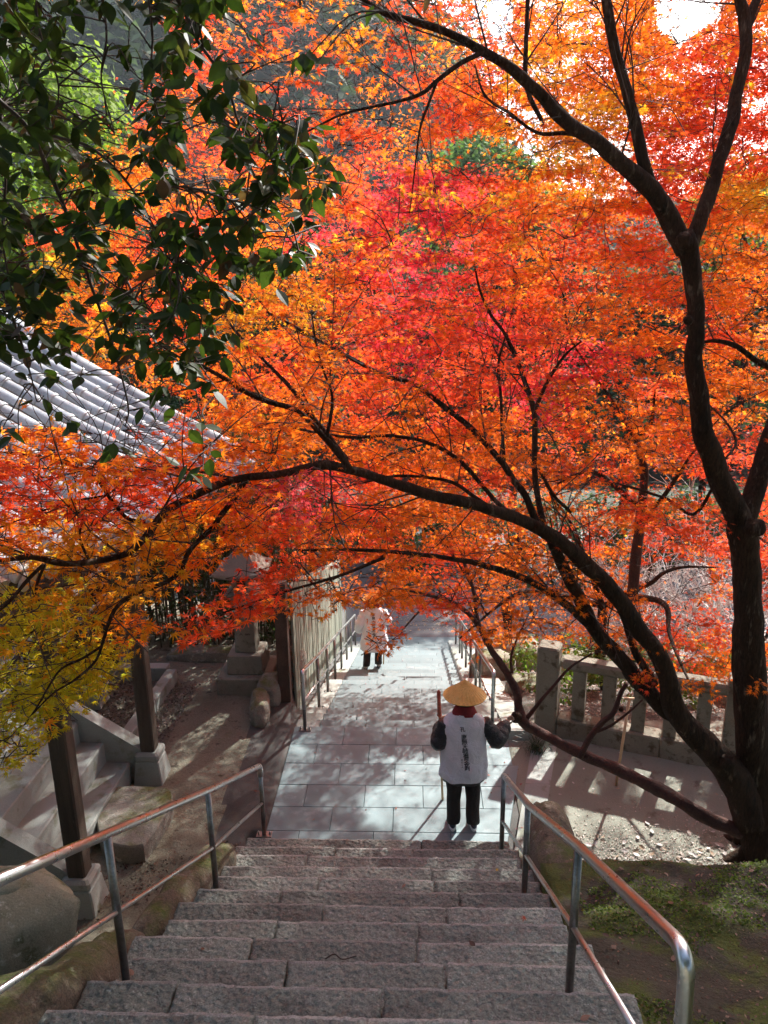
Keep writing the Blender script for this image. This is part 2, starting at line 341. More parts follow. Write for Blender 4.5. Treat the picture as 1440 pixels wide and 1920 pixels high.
# ------------------------------------------------------------------ upper stone stairs
def tread_block(x0, x1, y0, y1, z1, h, seed, rough=.007, nx=None, skew=0.0):
    """hewn block: y0 = uphill edge (near the camera), y1 = free nosing"""
    nx = nx or max(6, int((x1-x0)/.022))
    rr = np.random.default_rng(seed)
    prof = [(y0, z1-h), (y0, z1-.004)]
    m = 14
    for i in range(1, m+1): prof.append((y0+(y1-y0-.021)*i/m, z1))
    prof += [(y1-.007, z1), (y1-.001, z1-.004), (y1, z1-.012), (y1-.004, z1-h*.5), (y1, z1-h)]
    rings = []
    sag = rr.uniform(-.006, .006); tilt = rr.uniform(-.004, .004)
    for i in range(nx+1):
        t = i/nx; x = x0+(x1-x0)*t; e = 0
        if i == 0: x += .004
        if i == nx: x -= .004
        ring = []
        for j, (y, z) in enumerate(prof):
            nzv = fbm((x*1.0, y*1.0+seed, z), 9, 3)*rough*.7+fbm((x, y+seed*2, z), 34, 2)*rough*1.1
            dy = 0
            if y > y1-.03: dy = fbm((x, seed*1.7, 0), 6, 3)*.006+fbm((x, seed*1.7, 3), 25, 2)*.005
            edge = -.006 if (i in (0, nx) and z > z1-.01) else 0
            ring.append((x+(rr.uniform(-.004, .004) if i in (0, nx) else 0), y+dy+skew*(t-.5)+sag*(t-.5)*2, z+nzv+edge+tilt*(t-.5)*2))
        rings.append(np.array(ring))
    return loft(rings)
stairs = empty('stone_stairs', (-.3, 6.5, 0), kind='structure')
jp = [(603,1572),(757,1573),(790,1590),(627,1597),(774,1604),(573,1622),(808,1634),(597,1658),(813,1660),(525,1685),(860,1688),(605,1712),(837,1712),(517,1742),(782,1745),(470,1780),(780,1785),(537,1824),(835,1828),(323,1873),(716,1875),(475,1915),(880,1915)]
joint = {}
yk = [proj((0, 6.55-.31*k, .16*k))[0][1] for k in range(22)]
for px, py in jp:
    for k in range(20):
        if yk[k] <= py < yk[k+1]: joint.setdefault(k, []).append(float(atz(px, py, .16*k)[0]))
xr = [.93, .90, .95, .92, 1.0, .97, .99, 1.0, .98, 1.06, 1.05, 1.12, 1.05, 1.15, 1.1, 1.1, 1.1, 1.1, 1.1, 1.1, 1.1, 1.1]
xl = [-1.52, -1.62, -1.66, -1.70, -1.60, -1.58, -1.62, -1.66, -1.62, -1.72, -1.60, -1.72, -1.80, -1.85, -1.9, -1.9, -1.9, -1.9, -1.9, -1.9, -1.9, -1.9]
for k in range(1, 19):
    js = sorted(joint.get(k, [rng.uniform(-.9, -.5), rng.uniform(.0, .4)]))
    xs = [xl[k]]+js+[xr[k]]
    xs = [xs[0]]+[a for a in xs[1:-1] if xs[0]+.2 < a < xs[-1]-.15]+[xs[-1]]
    for i in range(len(xs)-1):
        dz = rng.uniform(-.004, .004); dy = rng.uniform(-.004, .004)
        b = MB(); b.add(*tread_block(xs[i]+.003, xs[i+1]-.003, 6.55-.31*(k+1)-.06, 6.55-.31*k+dy, .16*k+dz, .17, k*31+i*7))
        o = b.build('stone_block', M['granite'], stairs, smooth=True); o.data.materials.append(M['granite_edge']); npf = 21
        fi = np.arange(len(o.data.polygons)) % npf; o.data.polygons.foreach_set('material_index', ((fi >= 15) & (fi <= 16)).astype(np.int32))
# ------------------------------------------------------------------ landing of slate slabs
landing = empty('paved_landing', (-.3, 7.5, 0), kind='structure')
def slab(x0, x1, y0, y1, z, th=.05, right=None, j=.0025, bev=.003):
    """slab with optional slanted right end (x at y0, x at y1)"""
    xa, xb = (x1, x1) if right is None else right
    V = [(x0+j, y0+j, z-th), (xa-j, y0+j, z-th), (xb-j, y1-j, z-th), (x0+j, y1-j, z-th)]
    V += [(x0+j, y0+j, z-bev), (xa-j, y0+j, z-bev), (xb-j, y1-j, z-bev), (x0+j, y1-j, z-bev)]
    b = j+bev
    V += [(x0+b, y0+b, z), (xa-b, y0+b, z), (xb-b, y1-b, z), (x0+b, y1-b, z)]
    F = [(0, 3, 2, 1), (8, 9, 10, 11)]
    for k in (0, 4):
        for i in range(4): F.append((k+i, k+(i+1) % 4, k+4+(i+1) % 4, k+4+i))
    return np.array(V), F
rows = [(6.55, 6.93, [(621,1535),(737,1535),(853,1538)]), (6.93, 7.31, [(573,1490),(684,1490),(793,1490),(903,1493)]), (7.31, 7.71, [(637,1449),(740,1449),(850,1449)]),
        (7.71, 8.10, [(592,1410),(692,1410),(793,1410),(905,1412)]), (8.10, 8.50, [(645,1375),(743,1375),(850,1375)])]
rline = lambda y: .93+.215*(y-6.5)
for y0, y1, js in [(6.40, 6.55, [(560,1565),(700,1567),(845,1568)])]+rows:
    xs = [-1.50]+[float(atz(a, b, 0)[0]) for a, b in js]
    xs.append(None)
    for i in range(len(xs)-1):
        dz = rng.uniform(-.0015, .0015)
        b = MB()
        if xs[i+1] is None: b.add(*slab(xs[i], 0, y0, y1, dz, right=(rline(y0), rline(y1))))
        else: b.add(*slab(xs[i], xs[i+1], y0, y1, dz))
        b.build('paving_slab', M['slab'], landing)
b = MB(); b.add(*box((-.2, 7.42, -.085), (2.66, 2.1, .06))); b.build('mortar_bed', M['asphalt'], landing)
# ------------------------------------------------------------------ lower stairs
low = empty('lower_stairs', (-.2, 8.6, -.2), kind='structure')
offs = [0, .28, .12, .40]
for k in range(1, 24):
    z = -.12*k; y0 = 8.5+.36*(k-1)-.02; y1 = 8.5+.36*k
    x = -1.20+offs[k % 4]*.9-.3; xs = [-1.22]
    while x < .80:
        if x > xs[-1]+.22 and x < .62: xs.append(x)
        x += .62
    xs.append(.80)
    for i in range(len(xs)-1):
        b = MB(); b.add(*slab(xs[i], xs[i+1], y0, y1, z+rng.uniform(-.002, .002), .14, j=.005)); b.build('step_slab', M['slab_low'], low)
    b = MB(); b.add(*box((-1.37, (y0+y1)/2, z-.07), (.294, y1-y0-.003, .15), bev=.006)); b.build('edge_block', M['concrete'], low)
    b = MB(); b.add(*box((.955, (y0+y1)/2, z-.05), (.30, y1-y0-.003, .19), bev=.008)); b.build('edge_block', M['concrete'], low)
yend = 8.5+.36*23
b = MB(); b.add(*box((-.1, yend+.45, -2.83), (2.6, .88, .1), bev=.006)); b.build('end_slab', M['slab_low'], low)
# drain grate at the foot of the stairs
gr = empty('drain_grate', (-.1, yend+1.05, -2.79), 'narrow grey steel drain grate crossing the foot of the far stairs', 'drain grate')
b = MB(); b.add(*box((-.1, yend+.93, -2.775), (3.0, .02, .03))); b.add(*box((-.1, yend+1.17, -2.775), (3.0, .02, .03))); b.build('frame', M['steel_post'], gr)
b = MB()
for i in range(60): b.add(*box((-1.58+i*.05, yend+1.05, -2.78), (.012, .215, .025)))
o = b.build('grate_bars', M['steel_post'], gr); o['kind'] = 'stuff'
# sloping kerb right of the lower stairs
kb = MB()
def kerb_beam(y0, z0, y1, z1, x0, x1, dep):
    V = [(x0, y0, z0-dep), (x1, y0, z0-dep), (x1, y0, z0), (x0, y0, z0), (x0, y1, z1-dep), (x1, y1, z1-dep), (x1, y1, z1), (x0, y1, z1)]
    return np.array(V), [(0, 1, 2, 3), (7, 6, 5, 4), (0, 4, 5, 1), (1, 5, 6, 2), (2, 6, 7, 3), (3, 7, 4, 0)]
kr = empty('sloping_kerb', (1.26, 8.3, 0), 'pale concrete kerb sloping down along the right side of the far stairs', 'kerb')
ys = [8.22, 9.35, 11.2, 13.2, 15.2, 16.9]
for i in range(len(ys)-1):
    za, zb = .13-(ys[i]-8.22)/3, .13-(ys[i+1]-8.22)/3
    b = MB(); b.add(*kerb_beam(ys[i]+.003, za, ys[i+1]-.003, zb, 1.11, 1.42, .45 if i else .22)); b.build('kerb_stone', M['concrete'], kr)
# paved strip and gutter to the right of the landing
st = empty('edge_strip', (1.2, 7.3, 0), kind='structure')
yy = [5.95, 6.62, 7.35, 8.10]
for i in range(3):
    a, c = yy[i], yy[i+1]; f = lambda y: 1.01+.24*(y-6.5)
    V = []
    for z in (-.08, .012):
        V += [(f(a), a+.003, z), (f(a)+.25+.03*(a-6.6), a+.003, z), (f(c)+.25+.03*(c-6.6), c-.003, z), (f(c), c-.003, z)]
    b = MB(); b.add(np.array(V), [(0, 3, 2, 1), (4, 5, 6, 7), (0, 1, 5, 4), (1, 2, 6, 5), (2, 3, 7, 6), (3, 0, 4, 7)]); b.build('kerb_stone', M['concrete'], st)
# ------------------------------------------------------------------ handrails
def railing(name, pts, top, mid, label, endcurl=None, start_drop=None, post_r=.022, top_r=.026, mid_r=.0145, far=False, seed=0):
    root = empty(name, tuple(pts[0][:3]), label, 'handrail', 'steel handrails of the stairs')
    for i, p in enumerate(pts):
        h = top[i]
        P = np.array([(p[0], p[1], p[2]), (p[0], p[1], p[2]+h-top_r*.6)])
        b = MB(); b.add(*tube(P, post_r, 12)); b.build('post', M['steel_post'], root, smooth=True)
        b = MB(); b.add(*box((p[0], p[1], p[2]+.005), (.15, .085, .010), bev=.002)); pl = b.build('base_plate', M['steel_post'], root)
        if not far or i < 3:
            for s in (-1, 1):
                b = MB(); b.add(*tube([(p[0]+s*.055, p[1], p[2]+.01), (p[0]+s*.055, p[1], p[2]+.032), (p[0]+s*.055, p[1], p[2]+.046)], [.011, .010, .004], 8)); b.build('bolt', M['steel'], root, smooth=True)
    tp = [np.array((p[0], p[1], p[2]+h)) for p, h in zip(pts, top)]
    mp = [np.array((p[0], p[1], p[2]+h)) for p, h in zip(pts, mid)]
    return root, tp, mp
def bend(a, b, c, r, n=7):
    """rounded corner at b between a and c"""
    u = (a-b)/np.linalg.norm(a-b); v = (c-b)/np.linalg.norm(c-b); p, q = b+u*r, b+v*r
    return [p*(1-t)**2+b*2*t*(1-t)+q*t*t for t in np.linspace(0, 1, n)]
# near left
root, tp, mp = railing('handrail', [(-1.56, 3.25, 1.60), (-1.50, 4.76, .80), (-1.46, 6.28, .16)], [.98, .95, .76], [.50, .46, .36],
                       'polished steel handrail running down the left side of the near steps')
lo = tp[2]; hi = tp[0]+(tp[0]-tp[1])*1.25
hi2 = hi.copy()
path = [hi, tp[0], tp[1]]+bend(tp[1], tp[2]+np.array((0, 0, .01)), tp[2]-np.array((0, 0, .4)), .05)+[tp[2]-np.array((0, 0, .10))]
b = MB(); b.add(*tube(path, .0255, 16)); b.build('top_rail', M['steel'], root, smooth=True)
b = MB(); b.add(*tube([mp[0]+(mp[0]-mp[1])*1.25, mp[0], mp[1], mp[2]], .015, 12)); b.build('mid_rail', M['steel'], root, smooth=True)
# near right
root, tp, mp = railing('handrail', [(.80, 6.02, .17), (.81, 4.75, .80), (.80, 3.2, 1.60)], [.86, .87, .985], [.38, .44, .50],
                       'polished steel handrail with a curled upper end on the right side of the near steps')
c0 = np.array((.855, 1.97, 3.20)); c1 = np.array((.855, 1.90, 1.9))
path = bend(tp[1], tp[0], tp[0]-np.array((0, 0, .5)), .02, 4)[::-1]+[tp[1], tp[2]]+bend(tp[2], c0, c1, .13, 10)+[c1]
b = MB(); b.add(*tube(path, .0265, 16)); b.build('top_rail', M['steel'], root, smooth=True)
b = MB(); b.add(*tube([mp[0], mp[1], mp[2], np.array((.85, 1.92, 2.66))], .0155, 12)); b.build('mid_rail', M['steel'], root, smooth=True)
# far left and far right
def far_rail(px, x, lab, sgn):
    pts = []
    for i, (a, c) in enumerate(px):
        p = lowp(a, c); yv = 8.42 if i == 0 else float(p[1])
        if i: k = math.ceil((yv-8.5)/.36-1e-6); yv = 8.5+.36*(k-.5); z = -.12*k+(.045 if sgn > 0 else .005)
        else: z = 0.0
        pts.append((x, yv, z))
    root, tp, mp = railing('handrail', pts, [.79]*len(pts), [.40]*len(pts), lab, far=True)
    for i in range(1, len(pts)):                       # keep the rail straight
        t = (pts[i][1]-pts[0][1])/(pts[-1][1]-pts[0][1]); zz = tp[0][2]*(1-t)+tp[-1][2]*t; tp[i][2] = zz; mp[i][2] = zz-.39
    foot = tp[0]-np.array((0, 0, .5))
    path = bend(foot, tp[0]+np.array((0, -.03, .03)), tp[1], .09)+tp[1:]
    b = MB(); b.add(*tube([foot]+path, .024, 12)); b.build('top_rail', M['steel'], root, smooth=True)
    b = MB(); b.add(*tube(mp, .014, 8)); b.build('mid_rail', M['steel'], root, smooth=True)
far_rail([(569,1370),(598,1323),(615.6,1296),(629.5,1272.7),(641.7,1253),(651.7,1237),(659.7,1222),(666,1209)], -1.36, 'steel handrail on the left side of the far stairs beside the board fence', -1)
far_rail([(922,1357),(903,1316),(892,1298),(881,1274),(874,1254),(866,1238),(859,1224),(851,1209)], .955, 'steel handrail on the right side of the far stairs beside the sloping kerb', 1)

# ------------------------------------------------------------------ stone balustrade on the right
A0 = np.array((1.50, 8.50)); A1 = np.array((5.6, 6.98)); dr = (A1-A0)/np.linalg.norm(A1-A0); ang = math.atan2(dr[1], dr[0])
fz = -.02
bal = empty('stone_fence', (A0[0], A0[1], fz), 'weathered granite fence of square balusters between two rails beyond the grit yard', 'stone fence')
def along(t, off=0): q = A0+dr*t; return q+np.array((-dr[1], dr[0]))*off
def fbox(t, w_, d_, z0, z1, nm, bev=.012, mat='fence_stone', off=0):
    q = along(t, off); b = MB(); b.add(*box((q[0], q[1], (z0+z1)/2), (w_, d_, z1-z0), rot=ang, bev=bev)); return b.build(nm, M[mat], bal)
fbox(.13, .26, .26, fz-.2, 1.16, 'gate_post', .02)
L = float(np.linalg.norm(A1-A0))
for i, (a, c) in enumerate([(.27, 1.45), (1.455, 2.9), (2.905, 4.37)]):
    fbox((a+c)/2, c-a, .24, fz-.25, .25, 'bottom_rail', .015); fbox((a+c)/2, c-a, .20, .90, 1.03, 'top_rail', .03)
t = .50; i = 0
while t < 4.3:
    big = i in (5,)
    fbox(t, .26 if big else .15, .20 if big else .14, .25, 1.12 if big else .90, 'baluster', .01); t += .345 if not big else .36; i += 1
# ------------------------------------------------------------------ stones along the stairs
def rk(name, c, d, label, seed, mat='mossrock', cat='boulder', group=None, **kw):
    b = MB(); b.add(*rock(c, d, seed, **kw)); return b.build(name, M[mat], smooth=True, label=label, cat=cat, group=group)
rk('boulder', (1.17, 5.35, .50), (.42, 1.60, .74), 'long rounded stone with moss on its far end beside the right handrail', 3, amp=.07, power=.7, rot=-.03)
def wall_stone(pts, rx, rz, label, seed, mat='mossrock', sq=.72):
    P = smooth_path(pts, 8); n = len(P); k = 28; rings = []; T = np.gradient(P, axis=0)
    for i, p in enumerate(P):
        t = i/(n-1); e = min(1, (math.sin(math.pi*min(max(t, .015), .985)))**.32); d = T[i]/np.linalg.norm(T[i]); sd = np.array((d[1], -d[0], 0)); sd /= np.linalg.norm(sd); u = np.cross(sd, d)
        q = []
        for a in np.arange(k)*2*math.pi/k:
            c_, s_ = math.copysign(abs(math.cos(a))**sq, math.cos(a)), math.copysign(abs(math.sin(a))**sq, math.sin(a)); w_ = p+sd*c_*rx*e+u*s_*rz*e
            w_ = w_+(sd*c_+u*s_)*(.05*fbm(w_+seed, 2.2, 3)+.018*fbm(w_+seed, 9, 3)); q.append(w_)
        rings.append(np.array(q))
    b = MB(); b.add(*loft(rings)); return b.build('boulder', M[mat], smooth=True, label=label, cat='boulder')
wall_stone([(-1.84, 4.02, 1.02), (-1.90, 3.3, 1.40), (-1.97, 2.5, 1.84), (-2.02, 1.9, 2.15)], .19, .32, 'long brown mossy edging stone sloping down at the bottom left beside the steps', 5)
wall_stone([(-1.70, 5.92, .18), (-1.76, 5.2, .40), (-1.86, 4.5, .62), (-1.92, 4.05, .80)], .17, .36, 'mossy sloping wall stone left of the near steps behind the second handrail post', 8)
rk('boulder', (-1.98, 8.72, .10), (.26, .62, .42), 'low lichened rock leaning at the corner of the dirt yard', 14, 'boulder', amp=.12, power=.65, rot=.15)
rk('boulder', (-1.93, 9.18, .10), (.34, .50, .50), 'squarish lichened rock under the lantern plinth corner', 17, 'boulder', amp=.12, power=.6)
rk('boulder', (-1.72, 9.62, .18), (.24, .60, .66), 'narrow upright rock beside the lantern plinth', 21, 'boulder', amp=.12, power=.65)
rk('boulder', (-1.64, 9.75, .12), (.20, .40, .70), 'slim leaning rock between the lantern and the brown gate post', 25, 'boulder', amp=.12, power=.65, rot=-.2)
rk('boulder', (-2.95, 10.35, .05), (1.5, .30, .28), 'low flat rock edging the back of the dirt yard', 29, 'boulder', amp=.14, power=.6)
# flat stepping stone
def flat_stone(px, z, th, nm, label, seed, mat='boulder'):
    P = [atz(a, b_, z) for a, b_ in px]; P = np.array(P)[:, :2]; n = len(P); Q = []
    for i in range(n):
        for t in (0, .33, .66): Q.append(P[i]*(1-t)+P[(i+1) % n]*t)
    Q = np.array(Q); c = Q.mean(0); Q2 = (np.roll(Q, 1, 0)+Q*3+np.roll(Q, -1, 0))/5
    rings = []
    for s, zz in ((1.0, z-th), (1.02, z-th*.5), (1.0, z-.02), (.975, z-.004), (.9, z), (.6, z+.004), (.3, z+.002), (.02, z)):
        q = c+(Q2-c)*s; rings.append(np.array([(a, b_, zz+.008*fbm((a, b_, seed), 4, 3)) for a, b_ in q]))
    V, F = loft(rings); b = MB(); b.add(V, F); return b.build(nm, M[mat], smooth=False, label=label, cat='stone slab')
flat_stone([(270,1590),(325,1500),(320,1475),(212,1470),(178,1530),(190,1578)][::-1], .20, .22, 'stone_slab', 'big flat stepping stone at the foot of the hall steps', 4)
# carved stone, bottom left
cs = empty('carved_stone', (-2.72, 4.15, .55), 'pale lichened carved stone with a round knob and a dark hollow at the left edge', 'carved stone')
ol = np.array([(-3.5, 4.42), (-2.9, 4.50), (-2.62, 4.48), (-2.38, 4.32), (-2.27, 4.20), (-2.42, 3.98), (-2.62, 3.78), (-3.0, 3.72), (-3.5, 3.75)])
rings = []; c = ol.mean(0)
Q = []
for i in range(len(ol)):
    for t in np.linspace(0, 1, 5)[:-1]: Q.append(ol[i]*(1-t)+ol[(i+1) % len(ol)]*t)
Q = np.array(Q)
for s, zz in ((.80, .55), (.86, .9), (.97, 1.14), (1.0, 1.25), (.985, 1.285), (.93, 1.33), (.75, 1.40), (.5, 1.44), (.25, 1.46), (.02, 1.465)):
    q = c+(Q-c)*s; rings.append(np.array([(a+.02*fbm((a, b_, zz), 5, 3), b_+.02*fbm((b_, zz, a), 5, 3), zz+.03*fbm((a, b_, zz), 4, 4)) for a, b_ in q]))
b = MB(); b.add(*loft(rings)); b.build('cap_stone', M['carved'], cs, smooth=True)
kz = 1.44; kp_ = atz(12, 1652, kz+.03)
b = MB(); b.add(*loft([np.array([(kp_[0]+r_*math.cos(a), kp_[1]+r_*math.sin(a), z_) for a in np.linspace(0, 2*math.pi, 25)[:-1]]) for r_, z_ in ((.115, kz-.04), (.12, kz+.02), (.11, kz+.045), (.06, kz+.055), (.05, kz+.045), (.005, kz+.04))])); b.build('knob', M['carved'], cs, smooth=True)
for i, (x_, y_) in enumerate([(-3.15, 3.95), (-2.76, 3.90), (-2.55, 4.15)]):
    b = MB(); b.add(*box((x_, y_, .62), (.38, .40, .36), bev=.02)); b.build('foot_stone', M['boulder'], cs)
# ------------------------------------------------------------------ temple hall on the left
hall = empty('temple_hall', (-4.2, 6.5, 0), 'dark timber temple hall with silvery barrel tiled roof and stone steps at the left', 'temple hall')
EP = np.array([(-2.66, 2.9, 3.72), (-2.40, 4.25, 3.60), (-2.12, 5.9, 3.50), (-1.82, 8.1, 3.45)])
def eave(y):
    return np.array((np.interp(y, EP[:, 1], EP[:, 0]), y, np.interp(y, EP[:, 1], EP[:, 2])))
AL = R(26.5)
up = np.array((-math.cos(AL), .10, math.sin(AL))); up /= np.linalg.norm(up)
def roofpt(y, s): e = eave(y); return e+up*s+np.array((0, 0, .018*s*s))
side = np.array((.13, 1, -.03)); side /= np.linalg.norm(side)
nrm = np.cross(up, side); nrm /= np.linalg.norm(nrm); nrm = nrm if nrm[2] > 0 else -nrm
SL = .33; NS = 11; ROWS = np.arange(3.0, 8.05, .252)
n_t = 0
base_t = None
for ri, y in enumerate(ROWS):
    for k in range(NS):
        a = roofpt(y, k*SL-(.06 if k == 0 else .02)); c = roofpt(y, (k+1)*SL)
        r0, r1 = .076, .066
        rings = []
        for p, r_ in ((a, r0*.95), (a+(c-a)*.02, r0*1.04), (a+(c-a)*.08, r0*1.04), (a+(c-a)*.10, r0*.97), (c, r1*.96)):
            rings.append(np.array([p+side*math.cos(t)*r_+nrm*(math.sin(t)*r_+.015) for t in np.linspace(-.25, math.pi+.25, 10)]))
        b = MB(); V, F = loft(rings, caps=(k == 0)); F = [f for f in F if not (len(f) == 4 and abs(f[0]-f[1]) == 9)]
        b.add(V, F); b.build('roof_tile', M['tile'], hall, smooth=True); n_t += 1
    e = roofpt(y, -.07)
    b = MB(); b.add(*tube([e+nrm*.012-up*.025, e+nrm*.012], .079, 16)); b.build('round_end_tile', M['tile'], hall)
b = MB()
for ri, y in enumerate(np.append(ROWS, ROWS[-1]+.252)-.126):
    for k in range(NS*2):
        a = roofpt(y, k*SL/2-.03); c = roofpt(y, (k+1)*SL/2); q = []
        for p, lift in ((a, .022), (c, .0)):
            q.append(np.array([p+side*t*.125+nrm*(lift+(t*t-.9)*.035) for t in np.linspace(-1, 1, 6)]))
        q.insert(0, q[0]-nrm*.02)
        for i in range(2):
            V = np.vstack((q[i], q[i+1])); b.add(V, [(j, j+1, j+7, j+6) for j in range(5)])
o = b.build('pan_tiles', M['tile'], hall, smooth=False); o['kind'] = 'stuff'
# far verge, roof boards, rafters
b = MB(); pts = [roofpt(8.16, s)+nrm*.05 for s in np.linspace(-.05, NS*SL, 14)]; b.add(*tube(pts, .10, 10)); b.build('verge_tiles', M['tile'], hall, smooth=True)
b = MB(); pts = [roofpt(y, NS*SL)+nrm*.12 for y in np.linspace(2.9, 8.2, 12)]; b.add(*tube(pts, .17, 10)); b.build('ridge', M['tile'], hall, smooth=True)
b = MB()
q = []
for y in np.linspace(2.9, 8.2, 8):
    q.append(np.array([roofpt(y, -.02)-nrm*.03, roofpt(y, NS*SL)-nrm*.03, roofpt(y, NS*SL)-nrm*.10, roofpt(y, -.02)-nrm*.10]))
b.add(*loft(q)); b.build('roof_boarding', M['wood'], hall)
b = MB()
for y in np.arange(2.95, 8.2, .21):
    a = roofpt(y, .03)-nrm*.14; c = roofpt(y, 3.2)-nrm*.14; b.add(*tube([a, c], .038, 4))
o = b.build('rafters', M['wood'], hall); o['kind'] = 'stuff'
b = MB(); b.add(*box((-2.94, 6.3, 2.98), (.17, 5.2, .22), bev=.01)); b.build('eave_beam', M['wood'], hall)
# far slope behind ridge so that the roof is solid
for nm, (px_, py_) in (('post', (-2.935, 5.52)), ('post', (-2.955, 7.43)), ('post', (-4.25, 8.95))):
    zb = 0 if px_ > -4 else .05
    b = MB()
    H_ = 2.87 if px_ > -4 else 2.4
    V, F = box((px_, py_, zb+.36+H_/2-.18), (.158, .158, H_-.36+.36), bev=.014); b.add(V, F); p = b.build('post', M['wood'], hall)
    b = MB(); b.add(*box((px_, py_, zb+.12), (.33, .33, .28), taper=.80, bev=.012))
    b.build('stone_base', M['concrete'], p)
    ringz = []
    for hw, zz in ((.118, .262), (.135, .285), (.135, .335), (.105, .362)):
        ringz.append(np.array([(px_+hw*sx*(1 if j else .84), py_+hw*sy*(.84 if j else 1), zb+zz) for sx, sy, j in ((1,-1,1),(1,1,1),(1,1,0),(-1,1,0),(-1,1,1),(-1,-1,1),(-1,-1,0),(1,-1,0))]))
    b = MB(); b.add(*loft(ringz)); b.build('base_cushion', M['concrete'], p)
# stone steps of the hall
for i in range(4):
    x1 = -3.16-.265*i; z1 = .235+.25*i
    b = MB(); b.add(*box((x1-.40, 6.50, z1/2-.05+.0), (.80, 1.70, z1+.1), bev=.012)); b.build('hall_step', M['concrete'], hall)
for y0 in (5.56, 7.44):
    prof = [(-2.96, -.1), (-2.96, .34), (-4.30, 1.26), (-4.30, -.1)]
    V = [(x_, y0-.085, z_) for x_, z_ in prof]+[(x_, y0+.085, z_) for x_, z_ in prof]
    b = MB(); b.add(np.array(V), [(0, 1, 2, 3), (7, 6, 5, 4), (0, 4, 5, 1), (1, 5, 6, 2), (2, 6, 7, 3), (3, 7, 4, 0)]); b.build('stringer', M['concrete'], hall)
# veranda deck, pickets, wall
for i in range(9):
    b = MB(); b.add(*box((-4.42-.19*i, 6.4, 1.18), (.184, 6.4, .05), bev=.004)); b.build('deck_plank', M['graywood'], hall)
b = MB(); b.add(*box((-4.40, 8.1, 1.09), (.12, 2.9, .14))); b.add(*box((-4.40, 4.3, 1.09), (.12, 2.2, .14))); b.build('deck_beam', M['wood'], hall)
for i in range(22):
    y = 6.0+i*.13
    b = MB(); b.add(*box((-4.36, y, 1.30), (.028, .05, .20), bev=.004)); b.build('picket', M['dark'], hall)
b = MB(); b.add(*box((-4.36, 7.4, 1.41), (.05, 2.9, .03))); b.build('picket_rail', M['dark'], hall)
for y0, y1, z0, z1 in ((7.65, 9.6, 1.25, 2.15), (3.4, 5.4, 1.25, 2.0)):
    for k, zz in enumerate((z0+.05, (z0+z1)/2, z1)):
        b = MB(); b.add(*box((-4.20, (y0+y1)/2, zz), (.07, y1-y0, .07), bev=.008)); b.build('veranda_rail', M['graywood'], hall)
for i in range(16):
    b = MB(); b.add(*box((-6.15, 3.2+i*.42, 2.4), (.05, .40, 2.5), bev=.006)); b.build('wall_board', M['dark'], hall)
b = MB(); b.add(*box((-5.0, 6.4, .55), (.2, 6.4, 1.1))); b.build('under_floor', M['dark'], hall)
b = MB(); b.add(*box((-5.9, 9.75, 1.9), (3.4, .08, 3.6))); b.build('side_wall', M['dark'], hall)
# kerbed gravel bed between the steps and the yard
def kerbline(a, c, w_, h, nm='kerb_stone', parent=None, mat='concrete'):
    a = np.array(a, float); c = np.array(c, float); d = c-a; L_ = np.linalg.norm(d[:2])
    b = MB(); b.add(*box(((a[0]+c[0])/2, (a[1]+c[1])/2, (a[2]+c[2])/2-h/2+.0), (L_, w_, h), rot=math.atan2(d[1], d[0]), bev=.01)); return b.build(nm, M[mat], parent)
ka = atz(322, 1254, .2); kb_ = atz(233, 1378, .2)
kerb = empty('gravel_bed_kerb', (ka[0], ka[1], 0), 'low pale kerb stones framing the dark gravel bed beside the hall steps', 'kerb')
m1 = ka*.5+kb_*.5
kerbline(ka, m1*1.0, .15, .3, parent=kerb); kerbline(m1+(kb_-m1)*.01, kb_, .15, .3, parent=kerb)
kerbline(ka+np.array((-.08, .1, 0)), ka+np.array((-1.7, .1, 0)), .17, .3, parent=kerb)
# ------------------------------------------------------------------ stone lantern
lx, ly = -2.30, 9.62
lan = empty('stone_lantern', (lx, ly, 0), 'tall granite lantern on two square plinths at the back of the dirt yard', 'stone lantern')
def lb(nm, w0, w1, z0, z1, bev=.012):
    b = MB(); b.add(*box((lx, ly, (z0+z1)/2), (w0, w0, z1-z0), taper=w1/w0, bev=bev)); return b.build(nm, M['lantern'], lan)
lb('plinth', .74, .74, -.06, .245, .016); lb('plinth', .50, .47, .248, .52); shaft = lb('shaft', .285, .25, .523, 1.28)
lb('platform', .30, .44, 1.283, 1.40); lb('fire_box', .27, .27, 1.403, 1.63)
b = MB(); b.add(*box((lx, ly-.136, 1.515), (.12, .01, .13))); b.build('window', M['dark'], lan)
rings = []
for hw, zz, c_ in ((.30, 1.63, .02), (.345, 1.655, .05), (.33, 1.70, .03), (.24, 1.78, 0), (.15, 1.88, 0), (.08, 1.97, 0), (.05, 2.0, 0)):
    q = []
    for k in range(4):
        for t in np.linspace(0, 1, 5)[:-1]:
            a = [(1, -1), (1, 1), (-1, 1), (-1, -1)]; p0 = np.array(a[k]); p1 = np.array(a[(k+1) % 4]); p = p0*(1-t)+p1*t
            q.append((lx+p[0]*hw, ly+p[1]*hw, zz+c_*(2*abs(t-.5))**2))
    rings.append(np.array(q))
b = MB(); b.add(*loft(rings)); b.build('roof', M['lantern'], lan)
b = MB(); b.add(*loft([np.array([(lx+r_*math.cos(a), ly+r_*math.sin(a), z_) for a in np.linspace(0, 2*math.pi, 13)[:-1]]) for r_, z_ in ((.05, 2.0), (.085, 2.05), (.095, 2.11), (.06, 2.18), (.01, 2.23))])); b.build('finial', M['lantern'], lan, smooth=True)
